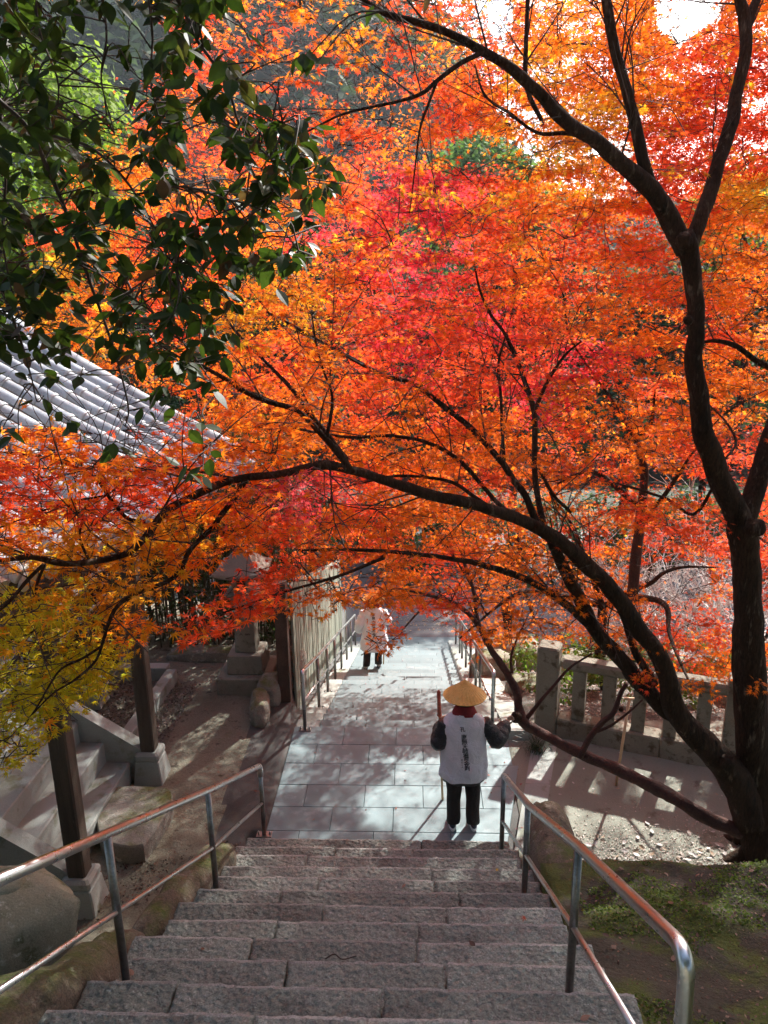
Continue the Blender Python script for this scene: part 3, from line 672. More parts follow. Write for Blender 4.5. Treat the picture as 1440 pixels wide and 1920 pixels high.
# ------------------------------------------------------------------ lettering
def glyphs(text, size, colw=0):
    """flat outline mesh of a character (centred), from the built-in font"""
    cu = bpy.data.curves.new('txt', 'FONT'); cu.body = text; cu.size = size; cu.align_x = 'CENTER'; cu.resolution_u = 3; cu.offset = size*.012
    o = bpy.data.objects.new('txt', cu); COL.objects.link(o); bpy.context.view_layer.update()
    me = bpy.data.meshes.new_from_object(o.evaluated_get(bpy.context.evaluated_depsgraph_get()))
    V = np.array([v.co[:] for v in me.vertices]) if len(me.vertices) else np.zeros((0, 3)); F = [tuple(p.vertices) for p in me.polygons]
    bpy.data.objects.remove(o); bpy.data.curves.remove(cu); bpy.data.meshes.remove(me)
    if len(V): V = V-(V.max(0)+V.min(0))/2
    return V, F
M['ink'] = surf('black_ink', (.012, .012, .013), (.02, .02, .02), 5, .7, 0)
M['groove_shade'] = surf('engraved_shadow', (.07, .065, .05), (.10, .09, .07), 5, .9, 0)  # flat glyphs; the shade of carved grooves is put into this colour
eng = MB()
for ci, (xx, chars, z0) in enumerate(((.045, '奉納燈籠', 1.16), (-.045, '講中安全', 1.16))):
    for i, ch in enumerate(chars):
        V, F = glyphs(ch, .085)
        if len(V): eng.add(np.stack((lx+xx+V[:, 0], np.full(len(V), ly-.142+.0225*(z0-i*.13-.52)/.76+.0-.002), z0-i*.13+V[:, 1]), 1), F)
if eng.n: eng.build('inscription', M['groove_shade'], shaft)
# ------------------------------------------------------------------ board fence with brown post
bf = empty('board_fence', (-1.60, 9.1, 0), 'tall pale vertical board fence with a dark brown end post left of the far stairs', 'board fence')
b = MB(); b.add(*box((-1.72, 9.16, .80), (.16, .16, 1.75), bev=.008)); b.build('brown_post', M['rust_post'], bf)
y = 9.26; i = 0
while y < 15.5:
    wd = rng.uniform(.17, .24); zb = float(lowline(y))-.12; zt = 1.62-(y-9.1)*.30+rng.uniform(-.01, .01)
    b = MB(); b.add(*box((-1.60+rng.uniform(-.006, .006), y+wd/2, (zb+zt)/2), (.028, wd-.012, zt-zb), bev=.003)); b.build('board', M['board'], bf); y += wd; i += 1
for off in (.35, 1.25):
    V, F = kerb_beam(9.26, off, 15.5, off-6.24*.31, -1.68, -1.62, .08); b = MB(); b.add(V, F); b.build('fence_rail', M['wood'], bf)
b = MB(); b.add(*box((-1.72, 12.2, .2), (.10, .10, 2.6))); b.build('fence_post', M['wood'], bf)
# ------------------------------------------------------------------ people
M['skin'] = surf('skin', (.42, .24, .16), (.48, .28, .20), 5, .6, 0, fine=.03)
M['white_cloth'] = surf('white_cotton', (.70, .69, .73), (.78, .77, .80), 4, .9, .9, 9, .03, fine=.04)
M['black_cloth'] = surf('black_padded_cloth', (.010, .011, .013), (.020, .021, .024), 5, .42, 1.0, 16, .03, fine=.1, spec=.5)
M['trouser'] = surf('black_brown_cloth', (.016, .010, .009), (.028, .019, .016), 5, .85, .9, 12, .03, fine=.1)
M['red_cloth'] = surf('dark_red_cloth', (.20, .010, .014), (.30, .02, .02), 8, .8, .3, 40, .003)
M['hair'] = surf('dark_hair', (.015, .012, .010), (.03, .025, .02), 20, .6, .3, 80, .002)
M['shoe'] = surf('navy_shoe', (.02, .025, .04), (.035, .04, .06), 10, .6, .2)
M['sole'] = surf('white_rubber', (.72, .72, .70), (.80, .80, .78), 10, .5, 0, fine=.03)
M['straw'] = surf('sedge_straw', (.62, .36, .085), (.78, .50, .15), 14, .55, .6, 80, .003, spot=(.45, .22, .04), sscale=38, sth=.58, fine=.15, fscale=90)
M['staffwood'] = surf('plain_staff_wood', (.55, .34, .19), (.66, .44, .27), 8, .55, .1, fine=.06)
M['brocade'] = surf('red_brocade', (.30, .06, .04), (.48, .14, .08), 60, .7, .3, 90, .002, spot=(.55, .35, .15), sscale=120, sth=.62)
M['gray_shoe'] = surf('gray_beige_shoe', (.30, .27, .23), (.4, .36, .3), 10, .8, .2)
def skin_body(name, joints, edges, mat, parent, level=2):
    """one continuous skinned surface along a skeleton"""
    me = bpy.data.meshes.new(name); keys = list(joints); idx = {k: i for i, k in enumerate(keys)}
    off = wloc(parent)
    me.from_pydata([tuple(np.array(joints[k][0])) for k in keys], [(idx[a], idx[c]) for a, c in edges], [])
    o = bpy.data.objects.new(name, me); COL.objects.link(o)
    md = o.modifiers.new('skin', 'SKIN'); md.use_smooth_shade = True
    lay = me.skin_vertices[0].data
    for k in keys: r_ = joints[k][1]; lay[idx[k]].radius = (r_, r_) if np.isscalar(r_) else r_
    lay[idx['pelvis']].use_root = True
    ss = o.modifiers.new('sub', 'SUBSURF'); ss.levels = level; ss.render_levels = level
    bpy.context.view_layer.update()
    m2 = bpy.data.meshes.new_from_object(o.evaluated_get(bpy.context.evaluated_depsgraph_get())); m2.name = name
    bpy.data.objects.remove(o); bpy.data.meshes.remove(me)
    V = np.array([v.co[:] for v in m2.vertices]); F = [tuple(p.vertices) for p in m2.polygons]; bpy.data.meshes.remove(m2)
    return V, F
def finger_set(wrist, direc, spread, grip, s=1.0):
    """palm-rooted fingers and a thumb, curled by grip"""
    out = []; d = _n(direc); sp = _n(spread); nn = np.cross(d, sp)
    for i, (o_, l_) in enumerate(((-.030, .060), (-.010, .068), (.010, .064), (.028, .050))):
        p = wrist+d*.055+sp*o_; P = [p-d*.02]; a = 0; q = p.copy(); P.append(q.copy())
        for k in range(3):
            a += grip*[.5, .9, .7][k]; q = q+(d*math.cos(a)+nn*math.sin(a))*l_*[.42, .32, .26][k]; P.append(q.copy())
        out.append(tube(np.array(P)*1.0, [.009, .009, .0085, .008, .006], 7))
    p = wrist+d*.02-sp*.03
    out.append(tube([p, p-sp*.02+d*.02+nn*.01*grip, p-sp*.022+d*.04+nn*.03*grip, p-sp*.010+d*.055+nn*.042*grip], [.012, .011, .010, .007], 7))
    return out
def person(base, spec):
    bx, by, bz = base; s = spec['s']
    root = empty('person', base, spec['label'], 'person')
    def Wd(p): return np.array(base)+np.array(p)*s
    la, ra = spec['larm'], spec['rarm']      # shoulder, elbow, wrist
    fl, fr = spec['feet']
    J = {'pelvis': ((0, 0, .80), (.14, .10)), 'waist': ((0, 0, .95), (.13, .095)), 'chest': ((0, 0, 1.12), (.15, .10)), 'neck0': ((0, .01, 1.27), .055), 'neck1': ((0, .02, 1.33), .05),
         'head0': ((0, .035, 1.38), (.065, .075)), 'head1': ((0, .04, 1.43), (.072, .085)), 'head2': ((0, .03, 1.475), (.045, .05)), 'nose': ((0, .125, 1.42), .016),
         'eara': ((.078, .03, 1.42), .018), 'earb': ((-.078, .03, 1.42), .018)}
    E = [('pelvis', 'waist'), ('waist', 'chest'), ('chest', 'neck0'), ('neck0', 'neck1'), ('neck1', 'head0'), ('head0', 'head1'), ('head1', 'head2'), ('head1', 'nose'), ('head1', 'eara'), ('head1', 'earb')]
    for nm, a in (('l', la), ('r', ra)):
        J[nm+'s'] = (a[0], .055); J[nm+'e'] = (a[1], .042); J[nm+'w'] = (a[2], .027); d = _n(np.array(a[2])-np.array(a[1])); J[nm+'h'] = (tuple(np.array(a[2])+d*.05), (.034, .018))
        E += [('chest', nm+'s'), (nm+'s', nm+'e'), (nm+'e', nm+'w'), (nm+'w', nm+'h')]
    for nm, f, sx in (('l', fl, -1), ('r', fr, 1)):
        J[nm+'hip'] = ((sx*.085, 0, .72), .085); J[nm+'kn'] = (((sx*.085+f[0])/2, f[1]*.5+.02, .40+f[2]*.5), .058); J[nm+'an'] = ((f[0], f[1], .07+f[2]), .036); J[nm+'toe'] = ((f[0]+sx*.01, f[1]+.13, .035+f[2]), (.036, .024))
        E += [('pelvis', nm+'hip'), (nm+'hip', nm+'kn'), (nm+'kn', nm+'an'), (nm+'an', nm+'toe')]
    V, F = skin_body('body', J, E, M['skin'], root)
    b = MB(); b.add(np.array([Wd(v) for v in V]), F)
    for nm, a, g_ in (('l', la, spec.get('lgrip', 1.3)), ('r', ra, spec.get('rgrip', 1.0))):
        d = np.array(a[2])-np.array(a[1]); sp = np.cross(_n(d), (1, 0, 0)) if nm == 'l' else np.cross(_n(d), (-1, 0, 0))
        for vv, ff in finger_set(np.array(a[2], float), d, sp, g_*(1 if nm == 'l' else -1)*-1): b.add(np.array([Wd(v) for v in vv]), ff)
    b.build('body', M['skin'], root, loc=(0, 0, 0), smooth=True)
    # eyes and mouth under the hat
    for sx in (-1, 1):
        b = MB(); b.add(*rock(Wd((sx*.032, .118, 1.445)), (.022*s, .012*s, .012*s), 1, 2, 1, 0)); b.build('eye', M['ink'], root, smooth=True)
    b = MB(); b.add(*rock(Wd((0, .112, 1.375)), (.045*s, .012*s, .010*s), 1, 2, 1, 0)); b.build('mouth', M['red_cloth'], root, smooth=True)
    b = MB(); b.add(*rock(Wd((0, .015, 1.43)), (.165*s, .175*s, .165*s), 1, 3, 1, .02)); b.build('hair', M['hair'], root, smooth=True)
    # trousers
    K = 20; an = np.linspace(0, 2*math.pi, K+1)[:-1]
    for nm, f, sx in (('l', fl, -1), ('r', fr, 1)):
        rings = []
        for z, r_ in ((.80, .112), (.70, .110), (.60, .104), (.50, .094), (.40, .085), (.30, .080), (.20, .078), (.12, .080), (.065, .078)):
            t = 1-(z-.06)/.74; zz = z+f[2]*t**1.3; xx = sx*.088*(1-t)+f[0]*t; yy = f[1]*t+.012*math.sin(t*3)
            rings.append(np.array([Wd((xx+math.cos(a)*r_*.88*(1+.05*math.sin(3*a+z*22+sx)), yy+math.sin(a)*r_*(1+.06*math.sin(2*a+z*31+sx*2)), zz+.006*math.sin(a*3))) for a in an]))
        b = MB(); b.add(*loft(rings, caps=True)); b.build('trouser_leg', M['trouser'], root, smooth=True)
    # shoes
    for nm, f, sx in (('l', fl, -1), ('r', fr, 1)):
        for part, mt, z0, z1, gx_ in (('shoe', spec['shoe'], .026, .085, 0), ('sole', spec['sole'], 0, .030, .006)):
            rings = []
            for z, k in ((z0, .96), (z0+.008, 1.0), ((z0+z1)/2, .97 if gx_ == 0 else 1), (z1, .72 if gx_ == 0 else .98)):
                q = []
                for a in an:
                    yy = math.sin(a)*.138; xx = math.cos(a)*(.048 if math.sin(a) > 0 else .042)*(1+gx_*3)
                    zt = z if z < z1 or gx_ else z-.03*max(0, math.sin(a))
                    q.append(Wd((f[0]+sx*.008+xx*k, f[1]+.055+yy*(k if gx_ == 0 else 1.03), zt+f[2])))
                rings.append(np.array(q))
            b = MB(); b.add(*loft(rings)); b.build(part, M[mt], root, smooth=True)
    # torso garments
    def garment(name, mat, zs, fold=.006, nf=9, seed=0, k=56, smooth=True):
        rings = []; an2 = np.linspace(0, 2*math.pi, k+1)[:-1]
        for z, a_, b_ in zs:
            q = []
            for a in an2:
                fo = fold*(math.sin(nf*a+seed+z*3)*.6+math.sin(nf*1.7*a+seed*2-z*5)*.4)*min(1, max(.25, (1.15-z)*2.2))+fold*.7*math.sin(z*26+3*math.cos(a*2+seed))
                q.append(Wd((math.copysign(abs(math.cos(a))**.8, math.cos(a))*(a_+fo), math.copysign(abs(math.sin(a))**.9, math.sin(a))*(b_+fo), z)))
            rings.append(np.array(q))
        b = MB(); V, F = loft(rings, caps=False); b.add(V, F); return b.build(name, M[mat], root, smooth=smooth), V
    for gname, gmat, zs, fold, nf, sd_ in spec['garments']:
        # interpolate to finer rings
        zz = np.array(zs); t = np.linspace(0, len(zz)-1, (len(zz)-1)*5+1); zf = np.stack([np.interp(t, np.arange(len(zz)), zz[:, i]) for i in range(3)], 1)
        o, V = garment(gname, gmat, zf, fold, nf, sd_)
        if gname == spec['print_on']: backV = (V-np.array(base))/s
    # sleeves
    for nm, a in (('l', la), ('r', ra)):
        P = smooth_path([a[0], (np.array(a[0])*.45+np.array(a[1])*.55), a[1], (np.array(a[1])*.5+np.array(a[2])*.5), np.array(a[2])], 6); n = len(P)
        rr_ = np.interp(np.linspace(0, 1, n), [0, .3, .5, .75, .93, 1], np.array(spec['sleeve_r'])); rr_ = rr_*(1+.06*np.sin(np.arange(n)*1.25+.5)+.04*np.sin(np.arange(n)*2.9))
        b = MB(); V, F = tube([Wd(p) for p in P], rr_*s, 18, True, lump=.045, seed=3 if nm == 'l' else 5); b.add(V, F); b.build('sleeve', M[spec['sleeve_mat']], root, smooth=True)
    # scarf
    b = MB(); q = []
    for r_, z in ((.125, 1.262), (.108, 1.30), (.088, 1.335), (.078, 1.36), (.060, 1.352)):
        q.append(np.array([Wd((math.cos(a)*r_*1.0, .012+math.sin(a)*r_*.82, z+.006*math.sin(a*3))) for a in an]))
    b.add(*loft(q, caps=False)); b.build('scarf', M['red_cloth'], root, smooth=True)
    # sedge hat
    hz = spec['hat_z']; hr = .205; hh = .168; KK = 64
    q = []; an3 = np.linspace(0, 2*math.pi, KK+1)[:-1]
    for t in (0.01, .12, .3, .5, .7, .88, 1.0):
        q.append(np.array([Wd((math.cos(a)*hr*t*(1), .015+math.sin(a)*hr*t, hz-hh*t**.93+(.0022*(1 if j % 2 else -1))*min(1, t*2))) for j, a in enumerate(an3)]))
    for t in (.985, .5, .02): q.append(np.array([Wd((math.cos(a)*hr*t, .015+math.sin(a)*hr*t, hz-.010-hh*t**.93)) for a in an3]))
    b = MB(); b.add(*loft(q)); hat = b.build('sedge_hat', M['straw'], root, smooth=False)
    b = MB(); b.add(*tube([Wd((math.cos(a)*hr, .015+math.sin(a)*hr, hz-hh-.002)) for a in np.linspace(0, 2*math.pi, 49)], .0055*s, 6)); b.build('hat_rim', M['straw'], hat, smooth=True)
    # brush lettering down the back
    V = backV; back = V[V[:, 1] < 0]
    def surf_y(x, z):
        d = (back[:, 0]-x)**2+(back[:, 2]-z)**2*1.0; i = np.argpartition(d, 6)[:6]; w_ = 1/(d[i]+1e-6); return float((back[i, 1]*w_).sum()/w_.sum())
    tx = MB()
    for ch, x, z, sz, rot in spec['text']:
        Vg, Fg = glyphs(ch, sz)
        if not len(Vg): continue
        c, s_ = math.cos(rot), math.sin(rot); G = np.stack((Vg[:, 0]*c-Vg[:, 1]*s_, Vg[:, 0]*s_+Vg[:, 1]*c), 1)
        tx.add(np.array([Wd((x+g_[0], surf_y(x+g_[0], z+g_[1])-.0055, z+g_[1])) for g_ in G]), Fg)
    if tx.n: tx.build('brush_lettering', M['ink'], root, loc=(0, 0, 0))
    return root
def vert_text(chars, x0, x1, z0, z1, size, rot=.06):
    n = len(chars); return [(c, x0+(x1-x0)*i/(n-1), z0+(z1-z0)*i/(n-1), size*(1+.12*math.sin(i*2.3)), rot*math.sin(i*1.9)) for i, c in enumerate(chars)]
p1 = person((.487, 6.68, .002), dict(s=1.0, label='person in straw hat and white lettered vest standing on the landing with a staff', feet=((-.097, -.03, 0), (.10, -.03, 0)),
    larm=((-.175, 0, 1.17), (-.245, -.015, .955), (-.225, .25, 1.00)), rarm=((.175, 0, 1.17), (.325, -.01, .985), (.43, .17, 1.06)), lgrip=1.5, rgrip=.9,
    garments=[('jacket', 'black_cloth', [(.545, .205, .150), (.62, .205, .150), (.8, .19, .14), (1.0, .18, .12), (1.15, .17, .10)], .006, 7, 1),
              ('vest', 'white_cloth', [(.585, .232, .168), (.60, .236, .170), (.72, .232, .165), (.85, .222, .158), (1.0, .212, .148), (1.10, .215, .138), (1.18, .210, .122), (1.225, .180, .105), (1.262, .125, .090), (1.285, .095, .078)], .0095, 7, 2)],
    print_on='vest', sleeve_r=(.075, .082, .088, .080, .062, .045), sleeve_mat='black_cloth', hat_z=1.625, shoe='shoe', sole='sole',
    text=[('孔', -.025, 1.165, .050, .1)]+vert_text('南無大師遍照金剛', -.012, .022, 1.09, .765, .055)+vert_text('同行二人', -.030, -.024, .845, .775, .020)))
p2 = person((-.745, 13.1, -1.558), dict(s=.98, label='person in a loose white lettered coat and black trousers walking down the far stairs', feet=((-.16, -.02, 0), (.07, .02, .03)),
    larm=((-.17, 0, 1.17), (-.27, -.04, .93), (-.29, .10, .74)), rarm=((.17, 0, 1.17), (.26, 0, .98), (.20, .24, .92)), lgrip=.5, rgrip=1.4,
    garments=[('coat', 'white_cloth', [(.42, .265, .215), (.44, .268, .218), (.60, .245, .190), (.80, .225, .165), (1.0, .205, .145), (1.12, .200, .13), (1.19, .180, .115), (1.235, .145, .10), (1.27, .100, .085), (1.29, .085, .075)], .013, 8, 4)],
    print_on='coat', sleeve_r=(.080, .085, .085, .085, .085, .078), sleeve_mat='white_cloth', hat_z=1.585, shoe='gray_shoe', sole='shoe',
    text=vert_text('南無大師遍照金剛', 0, .01, 1.15, .72, .060)))
def staff(base, top, label, brocade=True, r=.0125):
    base = np.array(base); top = np.array(top); root = empty('walking_staff', tuple(base), label, 'staff')
    d = top-base
    b = MB(); b.add(*tube([base, base+d*.5, base+d*.80], [r*1.05, r, r], 10)); b.build('shaft', M['staffwood'], root, smooth=True)
    if brocade:
        b = MB(); b.add(*tube([base+d*.79, base+d*.80, base+d*.9, base+d*.985, top], [r*1.1, r*1.7, r*1.5, r*1.6, r*.9], 12)); b.build('brocade_cover', M['brocade'], root, smooth=True)
        b = MB(); b.add(*tube([base+d*.775, base+d*.785, base+d*.795], [r*1.3, r*2.1, r*1.4], 12)); b.build('cord_knot', M['brocade'], root, smooth=True)
    return root
staff((.297, 7.07, .002), (.243, 6.96, 1.36), 'pale wooden staff with red cloth cover held by the person on the landing')
staff((-.585, 13.25, -1.556), (-.555, 13.3, -.35), 'thin walking stick of the person on the far stairs', brocade=False)
# ------------------------------------------------------------------ leaves
def leaf_tmpl(lobes):
    if lobes == 7: tips = [(-128, .42), (-80, .74), (-39, .95), (0, 1.0), (39, .95), (80, .74), (128, .42)]; nr = .27
    else: tips = [(-105, .60), (-50, .92), (0, 1.0), (50, .92), (105, .60)]; nr = .30
    P = [(0, 0)]; ang = []
    def pt(a, r_): return (math.sin(R(a))*r_, math.cos(R(a))*r_)
    P.append(pt(180, .06))
    for i, (a, r_) in enumerate(tips):
        P.append(pt(a, r_))
        if i < len(tips)-1: P.append(pt((a+tips[i+1][0])/2, nr if abs(a) < 100 else .2))
    P = np.array(P); n = len(P)-1
    F = np.array([(0, 1+(i+1) % n, 1+i) for i in range(n)])
    r2 = (P**2).sum(1)
    T = np.stack((P[:, 0], P[:, 1], -r2*.30), 1); T[:, 1] += .12
    return T, F
T7, F7 = leaf_tmpl(7); T5, F5 = leaf_tmpl(5)
# long evergreen leaf folded along the midrib, hanging from its base
_w = [0, .62, .95, 1.0, .80, .42, .0]; _l = np.linspace(0, 1, 7)
TE = []
for a, b_ in zip(_l, _w): TE += [(-b_*.27, a, .05*b_-.12*a*a), (0, a, -.12*a*a), (b_*.27, a, .05*b_-.12*a*a)]
TE = np.array(TE); FE = []
for i in range(6):
    a = i*3
    for j in (0, 1): FE += [(a+j, a+j+1, a+j+4), (a+j, a+j+4, a+j+3)]
FE = np.array(FE)
def frames(nrm, heading):
    w_ = nrm/np.linalg.norm(nrm, axis=1)[:, None]
    v = heading-w_*(heading*w_).sum(1)[:, None]; v /= np.linalg.norm(v, axis=1)[:, None]+1e-9
    return np.cross(v, w_), v, w_
def leaves_mesh(name, P, U, Vv, W, S, curl, colr, T, F, mat):
    n = len(P); k = len(T)
    X = P[:, None, :]+S[:, None, None]*(T[None, :, 0:1]*U[:, None, :]+T[None, :, 1:2]*Vv[:, None, :]+(T[None, :, 2:3]*curl[:, None, None])*W[:, None, :])
    Fa = (F[None]+(np.arange(n)*k)[:, None, None]).reshape(-1, 3)
    return mesh_np(name, X.reshape(-1, 3), Fa, mat, False, np.repeat(colr, len(F), axis=0))
# ------------------------------------------------------------------ colours of the autumn leaves, cell by cell (80 px of the photograph)
GRID = [   # 0 none, 1 orange, 2 gold, 3 red, 4 crimson, 5 yellow green, 6 pink; a minus sign means sparse
 [0, 0, 0, 0, 3, 1, 3, 1, 1, 3, 1, 3, 1, 1, 1, 1, -3, 1],
 [0, 0, 0, 0, 3, 3, 1, 3, 1, 3, 1, 3, 2, 1, 1, 1, 3, 3],
 [0, 0, 0, -3, 1, 1, 3, 3, 1, -1, 3, 1, 1, 2, 2, 1, 3, 3],
 [0, 0, -1, 1, 3, 3, 3, 1, 3, -1, 0, 0, 2, 2, 1, 3, 3, 3],
 [0, -3, -1, 1, 1, 1, 1, 1, 3, 4, 4, 3, 1, 1, 1, 3, 3, 2],
 [0, 3, 1, 3, 3, 1, 1, 4, 3, 4, 4, 3, 1, 3, 1, 3, 1, 1],
 [0, 2, 1, 1, 3, 1, 2, 1, 3, 4, 4, 3, 1, 3, 1, 3, 1, 1],
 [2, 1, 2, 3, 1, 2, 1, 2, 3, 4, 3, 4, 3, 1, 1, 1, 3, 1],
 [1, 1, 1, 1, 1, 1, 3, 1, 3, 4, 3, 3, 3, 4, 3, 1, 1, 1],
 [-2, -2, 0, 0, -3, 1, 1, 1, 3, 1, 3, 1, 4, 1, 1, 3, 1, 1],
 [1, 1, 1, 3, 1, 1, 1, 1, 1, 1, 1, 1, 1, 3, 1, 1, 3, -3],
 [3, 3, 3, 3, 1, -1, 6, 4, 3, 1, 1, 3, 1, 1, 3, 1, -3, 3],
 [1, 2, 2, 2, 2, 1, 3, 1, 3, 1, 1, 1, 1, 3, 1, 3, 3, -3],
 [-2, 5, 2, 2, -1, -3, 3, 1, 1, 1, 3, 1, 1, 1, 1, -3, 1, 3],
 [5, 5, 2, -1, 3, 3, 1, 2, -1, -3, 3, 1, 1, 1, 1, 3, 3, -3],
 [5, 5, 5, -2, 0, 0, 0, 0, -1, 0, 0, -1, 0, 0, -1, 3, 1, 1],
 [5, 5, 0, 0, 0, 0, 0, 0, 0, 0, 0, 0, 0, 0, -1, -3, 1, 1],
 [5, -2, 0, 0, 0, 0, 0, 0, 0, 0, 0, 0, 0, 0, 0, 0, 0, 0]]
KEYS = ['.', 'O', 'G', 'R', 'C', 'Y', 'P']
PAL = {'O': (.86, .19, .014), 'G': (.82, .34, .016), 'R': (.86, .085, .030), 'C': (.80, .035, .065), 'Y': (.66, .50, .022), 'P': (.74, .12, .14)}
PAL2 = {'O': (.88, .235, .016), 'G': (.66, .34, .022), 'R': (.82, .120, .020), 'C': (.76, .06, .06), 'Y': (.50, .50, .030), 'P': (.78, .08, .08)}
def cell(px, py):
    c = int(px//80); r_ = int(py//80)
    if r_ < 0: r_ = 0
    c = min(17, max(0, c))
    v = GRID[r_][c] if r_ < len(GRID) else 0
    return KEYS[v] if v >= 0 else KEYS[-v].lower()
def inpoly(px, py, poly):
    px = np.asarray(px); py = np.asarray(py); ins = np.zeros(px.shape, bool); n = len(poly)
    for i in range(n):
        x0, y0 = poly[i]; x1, y1 = poly[(i+1) % n]
        if y0 == y1: continue
        c = ((y0 > py) != (y1 > py)) & (px < (x1-x0)*(py-y0)/(y1-y0)+x0); ins ^= c
    return ins
# where the photograph shows sky, hill, roof or stairs instead of leaves
LOWER = [(-400,1470),(30,1450),(90,1390),(150,1345),(210,1300),(262,1235),(275,1185),(330,1190),(335,1215),(390,1200),(470,1165),(540,1150),(600,1165),(640,1140),(672,1146),(684,1142),(690,1185),(680,1232),(735,1232),(770,1195),(745,1160),(790,1150),(840,1178),(870,1205),(880,1245),(905,1240),(935,1215),(985,1215),(1060,1225),(1120,1225),(1160,1245),(1200,1290),(1240,1318),(1290,1290),(1330,1320),(1400,1300),(1500,1330),(1500,2100),(-400,2100)]
GAPS = [(LOWER, 1.0), ([(905,-60),(965,-60),(960,60),(940,95),(915,50)], .9), ([(1215,-80),(1385,-80),(1350,30),(1275,88),(1232,55)], .97), ([(1105,262),(1180,262),(1190,296),(1150,300),(1112,288)], .85),
        ([(842,262),(900,250),(1000,265),(1015,300),(990,340),(930,330),(880,330),(838,300)], .82), ([(668,60),(712,90),(720,170),(690,180),(672,120)], .6), ([(300,300),(420,315),(415,350),(300,345)], .7),
        ([(0,0),(190,0),(330,60),(300,140),(250,200),(250,265),(130,285),(0,420)], .93), ([(190,0),(320,0),(300,60)], .5),
        ([(-50,700),(240,690),(335,815),(300,850),(210,850),(120,800),(-50,800)], .93), 
        ([(230,930),(290,965),(285,985),(200,960)], .6), ([(-20,1040),(60,1045),(40,1100),(-20,1100)], .8),
        ([(310,1090),(420,1075),(400,1120),(340,1150),(300,1180),(270,1150)], .85), ([(405,1065),(480,1062),(490,1080),(470,1090)], .6), ([(560,1080),(590,1060),(575,1095)], .6),
        ([(1262,1050),(1330,1052),(1335,1115),(1270,1130),(1215,1120),(1200,1060)], .97), ([(1215,870),(1300,900),(1320,945),(1215,935),(1190,905)], .75), ([(1080,930),(1180,925),(1170,955),(1100,960)], .5),
        ([(1330,900),(1390,880),(1400,940),(1350,945)], .7), ([(1215,1130),(1260,1150),(1240,1170)], .7), ([(1050,450),(1120,440),(1110,470),(1060,480)], 0)]
def gap_keep(P, soft=True):
    q = proj(P); keep = np.ones(len(P), bool)
    for poly, pr in GAPS:
        keep &= ~(inpoly(q[:, 0], q[:, 1], poly) & (rng.random(len(P)) < pr))
    return keep
SX, SY = SUN[0]/SUN[2], SUN[1]/SUN[2]
def sun_hit(P):
    h0 = np.stack((P[:, 0]-P[:, 2]*SX, P[:, 1]-P[:, 2]*SY), 1)
    t = (P[:, 2]+(P[:, 1]-8.5)/3)/(SUN[2]+SUN[1]/3); h1 = P-t[:, None]*SUN
    return np.where((h0[:, 1] > 8.5)[:, None], h1[:, :2], h0)
def wob(x, y): return .18*np.sin(x*3.1+1.3*np.sin(y*2.3))+.14*np.sin(y*5.3+x*2)
def lit_keep(P):
    h = sun_hit(P); x, y = h[:, 0], h[:, 1]; wv = wob(x, y); keep = np.ones(len(P), bool)
    def cut(m, pr):
        nonlocal keep
        keep &= ~(m & (rng.random(len(P)) < pr))
    cut((x > -.30+.35*(7.3-y)*0+wv) & (x < 1.75) & (y > 6.12) & (y < 8.0+wv), .97)
    cut((x > .15+wv) & (x < .95) & (y > 5.65) & (y < 6.2), .9)
    cut((x > -1.0+wv) & (x < .80) & (y > 8.7) & (y < 9.7), .2)
    cut((x > -.95+wv) & (x < .70) & (y > 10.9+wv) & (y < 14.0), .99)
    cut((x > -.9+wv) & (x < 1.0) & (y >= 14.0) & (y < 19.5), .45)
    cut((x > 1.0) & (x < 1.5) & (y > 8.2) & (y < 12), .85)
    cut((x > 1.55) & (x < 3.3) & (y > 5.7+wv) & (y < 6.75+wv), .92)
    cut((x > 1.45) & (x < 2.9) & (y > 6.7) & (y < 8.0) & (np.sin(x*5+y*6+2*np.sin(y*3)) > -.35), .85)
    cut((x > 1.6) & (x < 7) & (y > 10.5) & (y < 18), .7)
    for zz in (3.0, 3.6):       # the golden boughs at the left catch the sun
        hx = P[:, 0]-(P[:, 2]-zz)*SX; hy = P[:, 1]-(P[:, 2]-zz)*SY; m = (P[:, 2] > 6.5) & (hx > -3.4) & (hx < -1.0) & (hy > 3.1) & (hy < 4.7); keep &= ~(m & (rng.random(len(P)) < .75))
    # the hall roof
    t = (P[:, 2]-(3.5-.5*(P[:, 0]-P[:, 2]*SX*0+2.1)*0))/SUN[2]
    for zz in (3.8, 4.6):
        hx = P[:, 0]-(P[:, 2]-zz)*SX; hy = P[:, 1]-(P[:, 2]-zz)*SY
        m = (P[:, 2] > zz+.2) & (hx > -5.4) & (hx < -1.9) & (hy > 3.5) & (hy < 8.4); keep &= ~(m & (rng.random(len(P)) < .80))
    return keep
